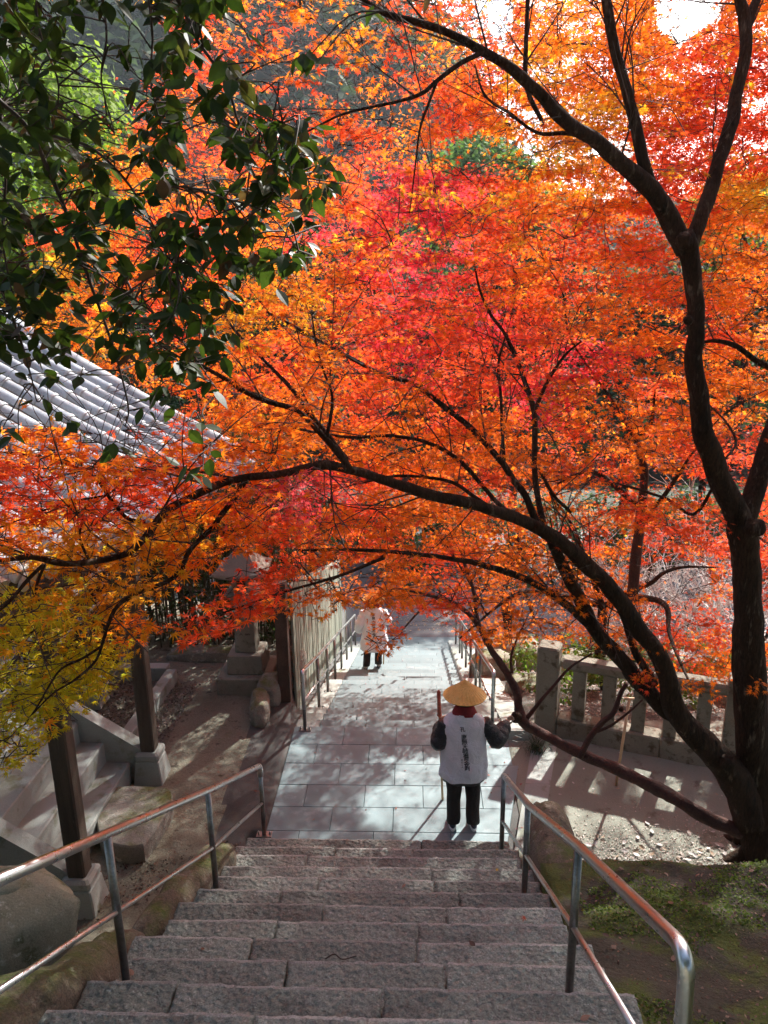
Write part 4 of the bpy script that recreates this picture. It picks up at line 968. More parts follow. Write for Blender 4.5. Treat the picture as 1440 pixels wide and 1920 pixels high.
# ------------------------------------------------------------------ tree class
class Tree:
    def __init__(s, name, base, label, cat='tree', group=None, bark='bark'):
        s.root = empty(name, base, label, cat, group); s.nodes = []; s.bark = bark; s.tw = []; s.L = []; s.base = np.array(base, float); s.k = 0; s.grow = []; s.nn_ = -1
    def limb(s, pts, rad, nm='branch', lump=.05, sides=None, mat=None, reg=True):
        P = smooth_path(pts, 6); t = np.linspace(0, 1, len(P)); rr = np.interp(t, np.linspace(0, 1, len(rad)), rad); s.k += 1
        sides = sides or (14 if max(rad) > .05 else 8 if max(rad) > .02 else 6)
        wv = np.array([[fbm((p[0]+s.k, p[1], p[2]), 3.5, 2), fbm((p[0], p[1]+s.k, p[2]), 3.5, 2), fbm((p[0], p[1], p[2]+s.k), 3.5, 2)] for p in P])
        P = P+wv*np.minimum(.02, rr*.45)[:, None]*np.sin(np.clip(t*math.pi, 0, math.pi))[:, None]
        b = MB(); b.add(*tube(P, rr, sides, True, lump=lump, seed=s.k)); b.build(nm, M[mat or s.bark], s.root, smooth=True)
        if reg: s.nodes += [(p, r_) for p, r_ in zip(P, rr)]
        return P
    def spray(s, c, size, n, colf, lr, T='7', flat=.22, nlink=3, jit=.55, droop=.12, link=True, maxlink=2.5):
        """one flat spray: twigs fanning out, leaves in pairs along them"""
        c = np.array(c, float)
        if link and len(s.nodes):
            N = s._np(); d = np.linalg.norm(N-c, axis=1)+.6*np.maximum(0, N[:, 2]-c[2]); i = int(np.argmin(d)); a = N[i]
            if d[i] < maxlink:
                mid = (a+c)/2+rng.normal(0, .06, 3)*d[i]+np.array((0, 0, .10*d[i])); s.tw.append((np.array([a, a*.5+mid*.5+rng.normal(0, .02, 3), mid, c]), .0035+.0035*min(1.6, d[i]), .0025)); head = c-a; s.grow.append((c, .003)); s.grow.append((mid, .003))
            else: head = rng.normal(0, 1, 3)
        else: head = rng.normal(0, 1, 3)
        head[2] *= .3; head /= np.linalg.norm(head)+1e-9
        side = np.array((-head[1], head[0], 0)); side /= np.linalg.norm(side)+1e-9
        tilt = rng.normal(0, .16, 2)
        A = []
        for q in range(nlink):
            an = (q-(nlink-1)/2)*.75+rng.normal(0, .2); d = head*math.cos(an)+side*math.sin(an); e = c+d*size*rng.uniform(.75, 1.15); e[2] += -droop*size+tilt[0]*size*math.cos(an)+tilt[1]*size*math.sin(an)
            m = (c+e)/2+rng.normal(0, .05, 3)*size; s.tw.append((np.array([c, m, e]), .0028, .0012)); A.append((c, m, e))
        tt = rng.random(n)**.8; which = rng.integers(0, nlink, n)
        A = np.array(A)[which]; base = np.where((tt < .5)[:, None], A[:, 0]*(1-2*tt)[:, None]+A[:, 1]*(2*tt)[:, None], A[:, 1]*(2-2*tt)[:, None]+A[:, 2]*(2*tt-1)[:, None])
        P = base+rng.normal(0, 1, (n, 3))*np.array((size*.20, size*.20, size*flat*.45))
        hd = P-c+rng.normal(0, .35*size, (n, 3)); hd[:, 2] -= .25*size
        nm_ = np.array((0, 0, 1.0))+rng.normal(0, jit, (n, 3))
        colr = colf(P, n); s.L.append((P, nm_, hd, lr*rng.uniform(.68, 1.18, n), colr, np.full(n, 7 if T == '7' else 5)))
    def _np(s):
        if len(s.nodes) != s.nn_ or len(s.grow) > 24:
            s.nodes += s.grow; s.grow = []; s.nn_ = len(s.nodes); s.N = np.array([p for p, _ in s.nodes])
        return s.N
    def finish(s, lit=True, gaps=True, parts=300, mat='maple', leafname='leaf', T=None, tri=3):
        if s.L:
            P, Nn, Hd, S, Cc, K = [np.concatenate([l[i] for l in s.L]) for i in range(6)]
            keep = np.ones(len(P), bool)
            keep &= (P[:, 2] > ground_z(P[:, 0], P[:, 1])+.25)
            if gaps: keep &= gap_keep(P)
            if lit: keep &= lit_keep(P)
            keep &= ~((np.linalg.norm(P-CAM, axis=1) < 1.3))
            P, Nn, Hd, S, Cc, K = P[keep], Nn[keep], Hd[keep], S[keep], Cc[keep], K[keep]
            U, Vv, W = frames(Nn, Hd); curl = rng.uniform(-.3, 1.6, len(P))
            q = proj(P); vis = (q[:, 0] > 0) & (q[:, 0] < 1440) & (q[:, 1] > 0) & (q[:, 1] < 1920) & ((P-CAM)@cf > .5)
            score = np.where(vis, q[:, 2]/S, 1e6+q[:, 2]); order = np.argsort(score)
            ind = order[:min(parts, int(vis.sum()))]; rest = np.ones(len(P), bool); rest[ind] = False
            # single leaves share a dozen meshes
            if len(ind):
                tm, tf = (T7, F7) if T is None else T
                lab = np.argsort(np.argsort(Cc[ind]@np.array((1, 3, .5))))*10//len(ind); protos = []
                for g_ in range(10):
                    cc_ = Cc[ind][lab == g_].mean(0) if (lab == g_).any() else Cc[ind].mean(0)
                    tt = tm.copy(); tt[:, 2] *= .2+.13*g_; protos.append(mesh_np(leafname, tt, tf, M[mat], False, np.tile(cc_, (len(tf), 1))))
                for j, i in enumerate(ind):
                    o = bpy.data.objects.new(leafname, protos[lab[j]]); COL.objects.link(o); o.parent = s.root
                    o.matrix_local = Matrix((( U[i][0]*S[i], Vv[i][0]*S[i], W[i][0]*S[i], P[i][0]-s.base[0]), (U[i][1]*S[i], Vv[i][1]*S[i], W[i][1]*S[i], P[i][1]-s.base[1]), (U[i][2]*S[i], Vv[i][2]*S[i], W[i][2]*S[i], P[i][2]-s.base[2]), (0, 0, 0, 1)))
            for kk, (tm, tf) in ((7, (T7, F7) if T is None else T), (5, (T5, F5))):
                m = rest & (K == kk)
                if not m.any(): continue
                me = leaves_mesh('foliage', P[m]-s.base, U[m], Vv[m], W[m], S[m], curl[m], Cc[m], tm, tf, M[mat])
                o = bpy.data.objects.new('foliage', me); COL.objects.link(o); o.parent = s.root; o['kind'] = 'stuff'
            s.nleaf = len(P)
        if s.tw:
            VV = []; FF = []; n = 0
            for pts, r0, r1 in s.tw:
                pp = smooth_path(pts, 3) if len(pts) > 2 else pts
                V, F = tube(pp, np.linspace(r0, r1, len(pp)), tri, False); VV.append(V); FF.append(np.array(F)+n); n += len(V)
            V = np.concatenate(VV); F = np.concatenate(FF)
            if gaps:
                q = proj(V[F].mean(1)); kp = ~inpoly(q[:, 0], q[:, 1], LOWER) | (rng.random(len(F)) < 0); F = F[kp]
            me = mesh_np('twigs', V-s.base, F, M['twig'], True); o = bpy.data.objects.new('twigs', me); COL.objects.link(o); o.parent = s.root; o['kind'] = 'stuff'
# colour function for maple sprays
def maple_col(ch):
    a, b_ = np.array(PAL[ch]), np.array(PAL2[ch])
    def f(P, n):
        t = rng.random((n, 1))**1.3; base = a*(1-t)+b_*t
        # neighbours of another colour
        oth = rng.random(n) < .12; k = list(PAL)[int(rng.integers(0, 5))]; base = np.where(oth[:, None], (base+np.array(PAL['O' if ch in 'RCP' else 'G']))/2, base)
        return base*rng.uniform(.72, 1.12, (n, 1))
    return f
def px_path(l, y=None):
    """list of (px, py, forward distance[, ...]) -> points"""
    return np.array([aty(a, b_, c) for a, b_, c in l])
def rad_of(l, hw):
    hw = [h*(.84 if h < 32 else .92) for h in hw]
    P = px_path(l); q = proj(P); return [h*z/FPX for h, z in zip(hw, q[:, 2])]
# ------------------------------------------------------------------ the big maple in the foreground
T1 = Tree('maple_tree', (3.42, 6.28, -.02), 'nearest maple with forked dark trunk and a long limb arching over the stairs', 'tree')
def sub_twigs(tr, P, rr, n, r2, lo=.35, hi=.95):
    """thin side shoots along a limb, each forking again"""
    for _ in range(n):
        i = int(len(P)*r2.uniform(.22, .97)); i = min(i, len(P)-2); t = P[i+1]-P[i]; t /= np.linalg.norm(t)+1e-9
        d = t*.8+r2.normal(0, .55, 3)*np.array((1, .45, 1)); d[2] += .25; d /= np.linalg.norm(d); L_ = r2.uniform(lo, hi); r0 = min(rr[i]*.45, .0085)
        a = P[i]; m = a+d*L_*.5+r2.normal(0, .05, 3)*L_; e = a+d*L_+r2.normal(0, .08, 3)*L_; tr.tw.append((np.array([a, m, e]), r0, .002)); tr.grow += [(m, .003), (e, .003)]
        for q in (m, a*.3+m*.7, m*.4+e*.6):
            d2 = d+r2.normal(0, .6, 3)*np.array((1, .5, 1)); d2 /= np.linalg.norm(d2); l2 = L_*r2.uniform(.3, .6); e2 = q+d2*l2; tr.tw.append((np.array([q, (q+e2)/2+r2.normal(0, .04, 3)*l2, e2]), r0*.55, .0015)); tr.grow.append((e2, .003))
r2_ = np.random.default_rng(5)
def L1(l, hw, nm='branch', **k):
    P = T1.limb(px_path(l), rad_of(l, hw), nm, **k); r_ = rad_of(l, hw)
    if nm == 'branch' and max(hw) < 24: sub_twigs(T1, P, np.interp(np.linspace(0, 1, len(P)), np.linspace(0, 1, len(r_)), r_), 5 if max(hw) < 14 else 7, r2_)
    elif nm == 'branch' and len(l) > 20: sub_twigs(T1, P, np.interp(np.linspace(0, 1, len(P)), np.linspace(0, 1, len(r_)), r_), 16, r2_)
    return P
L1([(1440,1665,6.15),(1428,1600,6.2),(1420,1500,6.25),(1412,1380,6.25),(1405,1250,6.2),(1402,1120,6.2),(1398,1040,6.2),(1392,985,6.2)], [50,37,35,34,32,30,30,32], 'trunk', lump=.05)
L1([(1398,1010,6.2),(1375,950,6.15),(1340,880,6.1),(1314,790,6.0),(1303,700,5.95),(1305,620,5.9),(1302,550,5.9),(1290,470,5.85),(1282,440,5.8)], [27,27,25,22.5,20,18.5,19,21,22], lump=.05)
L1([(1286,470,5.85),(1250,400,5.8),(1215,350,5.7),(1165,305,5.6),(1120,268,5.5),(1060,225,5.4),(1000,165,5.3),(945,118,5.2),(900,92,5.1),(840,62,5.0),(780,42,4.9),(730,28,4.8),(690,5,4.7),(620,-50,4.6)], [23,22,20,18,16,15,13,11,10,8,8,7,5,4])
L1([(1222,362,5.72),(1200,280,5.7),(1186,210,5.7),(1168,140,5.7),(1150,60,5.7),(1135,-10,5.7),(1115,-120,5.7)], [15,14,13,12,12,11,9])
L1([(1290,470,5.85),(1310,420,5.9),(1335,345,6.0),(1362,260,6.1),(1380,180,6.2),(1395,110,6.25),(1398,40,6.3),(1385,-10,6.3),(1370,-90,6.3)], [18,17,16,15,14,13,14,11,9])
L1([(1398,60,6.3),(1412,20,6.35),(1430,-30,6.4),(1450,-110,6.4)], [10,10,9,8])
L1([(1395,1000,6.2),(1412,930,6.3),(1432,860,6.4),(1455,790,6.5),(1475,700,6.6),(1490,560,6.7),(1502,420,6.75),(1498,280,6.8),(1515,120,6.85),(1540,-40,6.9),(1550,-160,6.95)], [20,22,21,19,17,14,12,11,9,6,3])
L1([(1472,705,6.6),(1425,680,6.5),(1380,650,6.45),(1330,640,6.4),(1290,655,6.4)], [6,7,6,4,2.5])
L1([(1015,225,5.35),(990,170,5.4),(985,90,5.5),(990,0,5.6),(988,-80,5.7)], [5,6,5,5,4])
L1([(905,98,5.1),(860,120,5.0),(820,150,4.9),(790,175,4.85),(750,190,4.8),(700,200,4.7),(640,215,4.6),(570,250,4.5)], [6,6,5,5,4,3.5,3,2])
L1([(820,150,4.9),(805,190,4.9),(788,240,4.9),(780,300,4.95),(768,400,5.0)], [4,3.5,3,2,1.5])
L1([(1100,258,5.5),(1060,250,5.5),(1010,250,5.5),(960,215,5.5),(910,180,5.5),(890,120,5.5)], [5,5,4,3.5,3,2])
# the long limb over the stairs
L1([(1408,1540,6.22),(1385,1470,6.2),(1335,1408,6.15),(1290,1365,6.1),(1262,1320,6.05),(1250,1265,6.0),(1228,1215,5.95),(1195,1175,5.9),(1165,1130,5.85),(1130,1085,5.75),(1085,1045,5.65),(1035,1005,5.5),(985,978,5.35),(930,962,5.2),(870,942,5.1),(810,928,5.0),(760,912,4.9),(700,893,4.75),(650,878,4.6),(605,872,4.5),(560,882,4.4),(500,890,4.3),(450,897,4.2),(400,912,4.15),(350,938,4.1),(310,960,4.05),(285,990,4.0),(268,1012,3.95),(235,1038,3.9),(180,1052,3.8),(120,1057,3.7),(60,1045,3.6),(0,1050,3.5),(-60,1040,3.4)],
   [36,34,30,27,24,21,19,19,19,18,17,16,14,13,13,13,12,10.5,10,11,9,8.5,8.5,9,9,9,8.5,8,7.5,7,7,6,5,4], lump=.05)
L1([(1275,1345,6.1),(1240,1325,6.15),(1200,1280,6.15),(1165,1235,6.1),(1125,1195,6.05),(1100,1150,6.0),(1078,1105,5.9),(1055,1060,5.75),(1035,1015,5.55)], [18,19,18,17,16,15,14,13,12], lump=.05)
L1([(1140,1212,6.05),(1105,1175,6.0),(1080,1150,5.95),(1050,1125,5.85),(1010,1098,5.75),(960,1075,5.6),(905,1060,5.45),(850,1048,5.3),(790,1040,5.15),(720,1034,5.0),(640,1030,4.8),(560,1032,4.6)], [9,9,9,9,8,7.5,7,6,5,4.5,3.5,2])
L1([(1227,1285,6.15),(1195,1225,6.2),(1178,1180,6.2),(1160,1140,6.2)], [9,9,8,6])
L1([(720,1046,5.0),(690,1058,4.9),(655,1072,4.8),(610,1088,4.7),(560,1102,4.6),(510,1118,4.5),(460,1135,4.4),(400,1155,4.3),(345,1175,4.2)], [4,4,3.6,3.2,3,2.6,2.4,2,1.5])
L1([(1390,1560,6.2),(1330,1535,6.25),(1270,1500,6.35),(1225,1475,6.45),(1170,1448,6.6),(1115,1425,6.7),(1060,1398,6.85),(1010,1372,7.0),(983,1352,7.05),(972,1325,7.1),(968,1295,7.15),(950,1262,7.2),(925,1225,7.2),(900,1180,7.2),(878,1150,7.2),(845,1128,7.1),(800,1115,7.0),(740,1102,6.9)], [17,15,15,15,13.5,12.5,11.5,11,13,9.5,9.5,8,7,6,5.5,4.5,3.5,2], lump=.10, mat='redbark')
L1([(912,1208,7.2),(895,1160,7.25),(888,1110,7.3),(868,1050,7.35)], [5,4.5,4,3], mat='redbark')
L1([(984,1352,7.05),(1005,1325,7.05),(1035,1290,7.0),(1065,1255,7.0),(1110,1225,6.9)], [6,4.5,3.5,3,2], mat='redbark')
L1([(960,1262,7.2),(958,1230,7.25),(968,1200,7.3),(985,1165,7.3)], [4,3.2,2.6,2], mat='redbark')
L1([(1088,1420,6.7),(1105,1385,6.68),(1130,1355,6.65),(1152,1335,6.6),(1165,1300,6.6),(1175,1282,6.6)], [7,7,6.5,6,5.5,4.5], mat='redbark')
L1([(1120,1372,6.66),(1150,1358,6.6),(1185,1330,6.55),(1205,1312,6.5)], [3.5,3,2.5,2], mat='redbark')
# stems rising from the limb
L1([(1008,985,5.42),(985,930,5.45),(965,905,5.5),(942,868,5.5),(905,825,5.5),(862,785,5.5),(820,752,5.45),(775,720,5.4),(720,704,5.3),(660,672,5.2),(600,640,5.1),(540,605,5.0),(500,585,4.9)], [9,8,7.5,7,7,6.5,6,5.5,5,4.5,3.5,3,2])
L1([(975,972,5.35),(940,950,5.4),(900,905,5.45),(860,862,5.45),(820,838,5.4),(770,822,5.35),(720,816,5.3),(660,820,5.2),(600,812,5.1),(540,800,5.0)], [6,5.5,5,5,4.5,4,4,3.4,3,2])
L1([(935,962,5.2),(890,932,5.25),(850,905,5.3),(800,895,5.3),(740,893,5.2),(680,905,5.1)], [5,4.5,4,3.5,3,2])
L1([(1020,990,5.45),(1008,930,5.6),(1003,880,5.7),(1002,820,5.8),(1000,770,5.9),(985,720,6.0),(968,670,6.05),(945,625,6.1),(920,590,6.15),(900,545,6.2),(890,500,6.2)], [8,7,6.5,6.5,6.5,5.5,5,4,3.5,3,2])
L1([(1000,775,5.9),(1018,735,5.95),(1035,700,6.0),(1060,665,6.0),(1090,640,6.0)], [5,4.5,4,3,2])
L1([(945,865,5.5),(942,810,5.6),(938,740,5.7),(935,680,5.8),(948,630,5.85)], [4,3.5,3.5,3,2])
L1([(1010,880,5.7),(1040,930,5.72),(1070,960,5.8)], [3.5,4,4])
L1([(655,880,4.6),(635,850,4.6),(612,822,4.6),(585,795,4.6),(552,768,4.6),(500,752,4.5),(455,732,4.45),(425,712,4.4),(380,688,4.35),(340,672,4.3),(290,640,4.25)], [9,8,7.5,6.5,6,6,5.5,5,4,3,2])
L1([(612,822,4.6),(620,780,4.65),(622,740,4.7),(605,690,4.75),(592,640,4.8),(585,590,4.85)], [5,4,3.5,3,2.5,2])
L1([(650,862,4.6),(610,810,4.7),(580,775,4.75),(548,730,4.8),(520,700,4.8),(480,660,4.8),(440,620,4.8),(405,565,4.8)], [6,5.5,5,4.5,4,3.5,3,2])
L1([(462,897,4.2),(442,930,4.15),(415,965,4.1),(398,990,4.05),(372,1015,4.0),(352,1040,3.95),(338,1070,3.9),(312,1090,3.85),(275,1105,3.8),(245,1120,3.75),(218,1140,3.7),(203,1170,3.65),(192,1205,3.6),(178,1240,3.55),(140,1275,3.5),(100,1300,3.45),(60,1340,3.4)], [6,6,6,6,5.5,5.5,5.5,5,5,4.5,4.5,4,3.5,3,2.6,2.2,1.6])
L1([(190,1212,3.6),(155,1235,3.55),(115,1255,3.5),(90,1290,3.45),(70,1325,3.4),(45,1360,3.35)], [3,3,2.6,2.4,2,1.5])
L1([(272,978,4.0),(240,972,3.95),(215,945,3.92),(200,925,3.9),(182,900,3.88),(150,880,3.85),(110,865,3.8),(50,853,3.7),(0,848,3.6),(-40,845,3.5)], [4.5,4.5,4.5,4,4,3.6,3.2,3,2.6,2])
L1([(198,930,3.9),(165,935,3.85),(120,945,3.8),(60,965,3.7),(0,990,3.6)], [3,2.6,2.4,2,1.5])
L1([(82,1058,3.65),(50,1090,3.6),(20,1125,3.5),(-20,1160,3.4)], [4.5,4.5,4,3])
L1([(84,1058,3.65),(68,1100,3.65),(72,1135,3.62),(78,1160,3.6),(60,1185,3.55),(20,1200,3.5)], [3.5,3.5,3.2,3,2.4,1.6])
L1([(168,1052,3.78),(150,1010,3.8),(155,975,3.85),(160,945,3.86)], [3,2.6,2.4,2])
L1([(1360,860,6.15),(1380,830,6.6),(1360,790,6.8),(1330,760,7.0)], [3,3,2.4,2])
L1([(1345,900,6.1),(1300,965,6.5),(1250,935,6.7),(1190,915,6.9),(1150,905,7.1)], [4,4,3.5,3,2])
# wooden prop under the low branch
pr = empty('wooden_prop', tuple(aty(1163,1440,7.35)), 'slim orange brown wooden prop pole standing behind the low maple branch', 'prop')
a, c = aty(1180,1310,7.35), aty(1160,1440,7.35); a2 = c+(c-a)*(.06/max(.01, a[2]-c[2])) if c[2] > .06 else c
gp = a+(c-a)*((a[2]-0)/(a[2]-c[2])) if a[2] != c[2] else c
b = MB(); b.add(*tube([gp, a], .016, 8)); b.build('pole', M['rust_post' if False else 'staffwood'], pr, smooth=True)
b = MB(); b.add(*tube([a+np.array((-.05, 0, .0)), a+np.array((.05, 0, .0))], .014, 8)); b.build('cross_piece', M['staffwood'], pr, smooth=True)

# ------------------------------------------------------------------ maples behind
def bg_skeleton(tr, base, targets, r0=.09, seed=0, nl=16):
    """trunk with limbs that reach the parts of the crown"""
    rr = np.random.default_rng(seed); base = np.array(base, float); Tg = np.array(targets)
    cen = Tg.mean(0); lowz = np.percentile(Tg[:, 2], 12); th = max(.9, min(2.2, (lowz-base[2])*.55))
    top = base+np.array(((cen[0]-base[0])*.18, (cen[1]-base[1])*.18, th)); mid = (base+top)/2+rr.normal(0, .06, 3)
    tr.limb([base-np.array((0, 0, .25)), base, mid, top], [r0*1.35, r0*1.15, r0, r0*.92], 'trunk')
    ch = [int(np.argmax(np.linalg.norm(Tg-cen, axis=1)))]; D = np.linalg.norm(Tg-Tg[ch[0]], axis=1)
    while len(ch) < min(nl, len(Tg)): i = int(np.argmax(D)); ch.append(i); D = np.minimum(D, np.linalg.norm(Tg-Tg[i], axis=1))
    order = sorted(ch, key=lambda i: np.linalg.norm(Tg[i]-top))
    for n_, i in enumerate(order):
        e = Tg[i]; N = tr._np(); cand = N[N[:, 2] >= top[2]-.05] if n_ else np.array([top])
        cost = np.linalg.norm(cand-e, axis=1)+.35*np.linalg.norm(cand-top, axis=1)+1.2*np.maximum(0, cand[:, 2]-e[2]+.2); k = int(np.argmin(cost)); a_ = cand[k]
        jn = int(np.argmin(np.linalg.norm(N-a_, axis=1))); ra = min(r0*.62, tr.nodes[jn][1]*.8); d = e-a_; L_ = np.linalg.norm(d)
        p1_ = a_+d*.33+np.array((0, 0, .16*L_))+rr.normal(0, .05*L_, 3); p2_ = a_+d*.68+np.array((0, 0, .13*L_))+rr.normal(0, .05*L_, 3)
        tr.limb([a_, p1_, p2_, e], [ra, ra*.75, ra*.5, max(.006, ra*.25)])
bgspec = [  # x, y, height, spread, label
 (2.9, 10.6, 5.2, 2.6, 'orange maple standing just behind the granite fence post'),
 (5.6, 10.2, 6.2, 2.8, 'tall orange and red maple beyond the granite fence at the right edge'),
 (-3.3, 12.3, 6.6, 2.9, 'orange and red maple rising behind the hall roof and the lantern'),
 (-6.4, 13.2, 7.4, 2.8, 'red and orange maple seen through the evergreen leaves at the left'),
 (1.75, 13.6, 7.2, 2.9, 'crimson crowned maple in the centre of the picture'),
 (4.9, 14.6, 8.0, 3.0, 'red maple with high crown between the two upright limbs at right'),
 (-1.9, 16.6, 8.0, 3.0, 'tall bright orange maple beyond the board fence'),
 (8.4, 13.6, 8.4, 3.2, 'rightmost orange maple high above the bare twigs')]
BG = []
for i, (x, y, h, sp, lab) in enumerate(bgspec):
    t_ = Tree('maple_tree', (x, y, float(ground_z(x, y))), lab, 'tree', 'autumn maples below the stairs'); t_.jobs = []; BG.append(t_)
bxy = np.array([t_.base[:2] for t_ in BG])
def near_depth(px):
    return float(np.interp(px, [-100, 0, 300, 600, 900, 1150, 1440], [3.4, 3.6, 4.05, 4.5, 5.15, 5.8, 6.3]))
def by_dist(t_, jobs):
    N = t_._np(); return sorted(jobs, key=lambda j_: float(np.min(np.linalg.norm(N-j_[0], axis=1))))
n_near = n_mid = 0; njobs = []
for px_, py_ in [(655,1108),(675,1122),(690,1128),(705,1126),(725,1122),(745,1112),(640,1115),(735,1200),(765,1182)]: njobs.append((aty(px_, py_, 5.6), .12, 16, 'O', .036))

for r_ in range(-1, 18):
    for c in range(-1, 22):
        ch = cell(c*80+40, max(0, r_*80+40))
        if ch == '.': continue
        sparse = ch.islower(); C_ = ch.upper()
        edge = .5 if (r_ < 0 or c < 0 or c > 17) else 1.0
        # near layer
        if c <= 6 and r_ >= 10: nn = 11 if (c <= 3 and r_ <= 12) else 8.5
        elif c <= 8 and r_ >= 13: nn = 6.0
        elif 5 <= c <= 13 and 7 <= r_ <= 14: nn = 3.4
        elif c >= 8 and r_ <= 5: nn = 3.6
        elif c >= 6: nn = 2.2
        elif c >= 1 and 5 <= r_ < 10: nn = .6
        else: nn = .3
        if sparse: nn *= .45
        if 4 <= c <= 6 and r_ == 13: nn *= .55
        k = int(nn*edge+rng.random())
        for _ in range(k):
            px = c*80+rng.uniform(-10, 90); py = r_*80+rng.uniform(-10, 90)
            y = near_depth(px)+rng.normal(0, .22)+(.8*rng.random() if r_ < 7 else 0)
            if c <= 6 and r_ >= 10: y += rng.uniform(-.12, .5)
            else: y += .12+abs(rng.normal(0, .35))
            p = aty(px, py, y); ch2 = cell(px, py).upper(); ch2 = ch2 if ch2 in PAL else C_
            if ch2 == 'C' and rng.random() < .6: ch2 = 'O'
            if r_ <= 5 and c >= 8 and rng.random() < .22: ch2 = 'G'
            njobs.append((p, rng.uniform(.17, .27), int(rng.integers(24, 38)), ch2, .046 if px < 520 else .041)); n_near += 1
        # mid layer
        nm = (31 if (r_ < 5 and c >= 9) else 19) if not (c <= 3 and r_ >= 12) else 0
        if c <= 3 and 10 <= r_ < 12: nm = 3
        if c <= 8 and r_ >= 13: nm = 5 if c >= 5 else 0
        if sparse: nm *= .35
        k = int(nm*edge+rng.random())
        for _ in range(k):
            px = c*80+rng.uniform(-8, 88); py = r_*80+rng.uniform(-8, 88)
            lo = 8.6 if px > 560 else 11.4 if px < 420 else 9.8
            y = rng.uniform(lo, 14.5 if py > 300 else 13.0)
            if inpoly(np.array([px]), np.array([py]), LOWER)[0]: continue
            p = aty(px, py, y); gz = float(ground_z(p[0], p[1]))
            if p[2] < gz+.4: y = y*.8; p = aty(px, py, y)
            ch2 = cell(px, py).upper(); ch2 = ch2 if ch2 in PAL else C_
            j = int(np.argmin(((bxy-p[:2])**2).sum(1)))
            BG[j].jobs.append((p, rng.uniform(.30, .46), int(rng.integers(46, 66)), ch2)); n_mid += 1
# visible dark stem right of the limb
BG[0].limb(px_path([(1185,1120,9.6),(1192,1045,9.6),(1200,980,9.6),(1207,915,9.6),(1205,870,9.6),(1190,822,9.6),(1170,785,9.7),(1140,740,9.8)]), [.075,.07,.065,.055,.05,.04,.03,.02], 'branch', mat='redbark')
BG[0].limb(px_path([(1203,985,9.6),(1225,955,9.5),(1255,915,9.4),(1275,885,9.3),(1292,858,9.2)]), [.032,.03,.028,.022,.015], 'branch')
BG[0].limb(px_path([(1190,822,9.6),(1215,800,9.6),(1225,770,9.6),(1228,730,9.6)]), [.03,.028,.02,.012], 'branch')
for i, t_ in enumerate(BG):
    bg_skeleton(t_, t_.base, [j_[0] for j_ in t_.jobs], .075+.012*(i % 3), 40+i)
    for p, sz, n_, ch2 in by_dist(t_, t_.jobs): t_.spray(p, sz, n_, maple_col(ch2), .054, '5', nlink=3, maxlink=1.5)
for p, sz, n_, ch2, lr in by_dist(T1, njobs): T1.spray(p, sz, n_, maple_col(ch2), lr, '7', nlink=3)
# unseen crown sprays of the near maple, added to shade steps and bank
for _ in range(800):
    p = np.array((rng.uniform(-4.0, 9.0), rng.uniform(3.2, 13.0), rng.uniform(7.6, 9.8)))
    if proj(p)[0][1] > -40: p[2] += 1.5
    if proj(p)[0][1] > -40: continue
    T1.spray(p, rng.uniform(.4, .6), 34, maple_col(rng.choice(['O', 'G', 'R'])), .075, '5', nlink=3, maxlink=4)
for _ in range(230):  # more unseen sprays, added on another maple to shade the bank
    p = np.array((rng.uniform(3.8, 9.5), rng.uniform(8.5, 13.5), rng.uniform(8.8, 11.0)))
    if proj(p)[0][1] > -30: continue
    BG[1].spray(p, rng.uniform(.4, .6), 34, maple_col(rng.choice(['O', 'R'])), .085, '5', nlink=3, maxlink=5)
for px_, py_, y_, r_ in [(1415, 990, 6.03, .07), (1012, 988, 5.33, .035), (1222, 1205, 5.86, .04), (1165, 1330, 6.56, .02), (968, 1345, 6.98, .05), (1282, 452, 5.72, .05), (1365, 1430, 6.0, .06), (1290, 600, 5.8, .03)]:
    c_ = aty(px_, py_, y_); b = MB(); b.add(*rock(c_, (r_*2, r_*1.6, r_*2), int(px_), 3, .9, .25)); b.build('knot', M['bark'], T1.root, smooth=True)
for a_ in (2.4, 3.3, 4.3, 5.2, 6.2):
    o_ = T1.base+np.array((math.cos(a_)*.10, math.sin(a_)*.10, .26)); e_ = T1.base+np.array((math.cos(a_)*.55, math.sin(a_)*.45, -.03)); b = MB(); b.add(*tube(smooth_path([o_, (o_*.5+e_*.5)-np.array((0, 0, .06)), e_]), np.linspace(.11, .03, 13), 10, True, lump=.12, seed=int(a_*9))); b.build('root', M['bark'], T1.root, smooth=True)
T1.finish(parts=300); print('T1 leaves', T1.nleaf)
for t_ in BG:
    t_.finish(parts=120 if t_ in BG[:3] else 60); print('bg', getattr(t_, 'nleaf', 0))
# ------------------------------------------------------------------ broadleaf evergreen hanging in from the upper left
EV = Tree('evergreen_tree', (-3.4, 1.2, 1.9), 'dark broadleaf evergreen whose shaded boughs hang in from the upper left', 'tree', bark='twig')
def L2(l, hw, **k): return EV.limb(px_path(l), rad_of(l, hw), 'branch', **k)
EV.limb([(-3.4, 1.2, 1.6), (-3.4, 1.25, 3.2), (-3.2, 1.4, 4.8), (-2.9, 1.6, 6.2), (-2.5, 1.8, 7.4)], [.16, .14, .12, .09, .06], 'trunk')
L2([(-300,-120,1.9),(-120,60,2.2),(-10,180,2.5),(52,240,2.55),(95,330,2.6),(125,400,2.6),(155,490,2.6),(180,560,2.6),(215,660,2.6),(240,760,2.6),(235,800,2.6)], [14,10,6,5,5,4.5,4,3.5,2.5,2,1.5])
L2([(52,240,2.55),(110,258,2.55),(165,275,2.5),(215,315,2.5),(255,365,2.5),(290,430,2.45),(330,500,2.4)], [4,4,3.5,3,2.6,2.2,1.5])
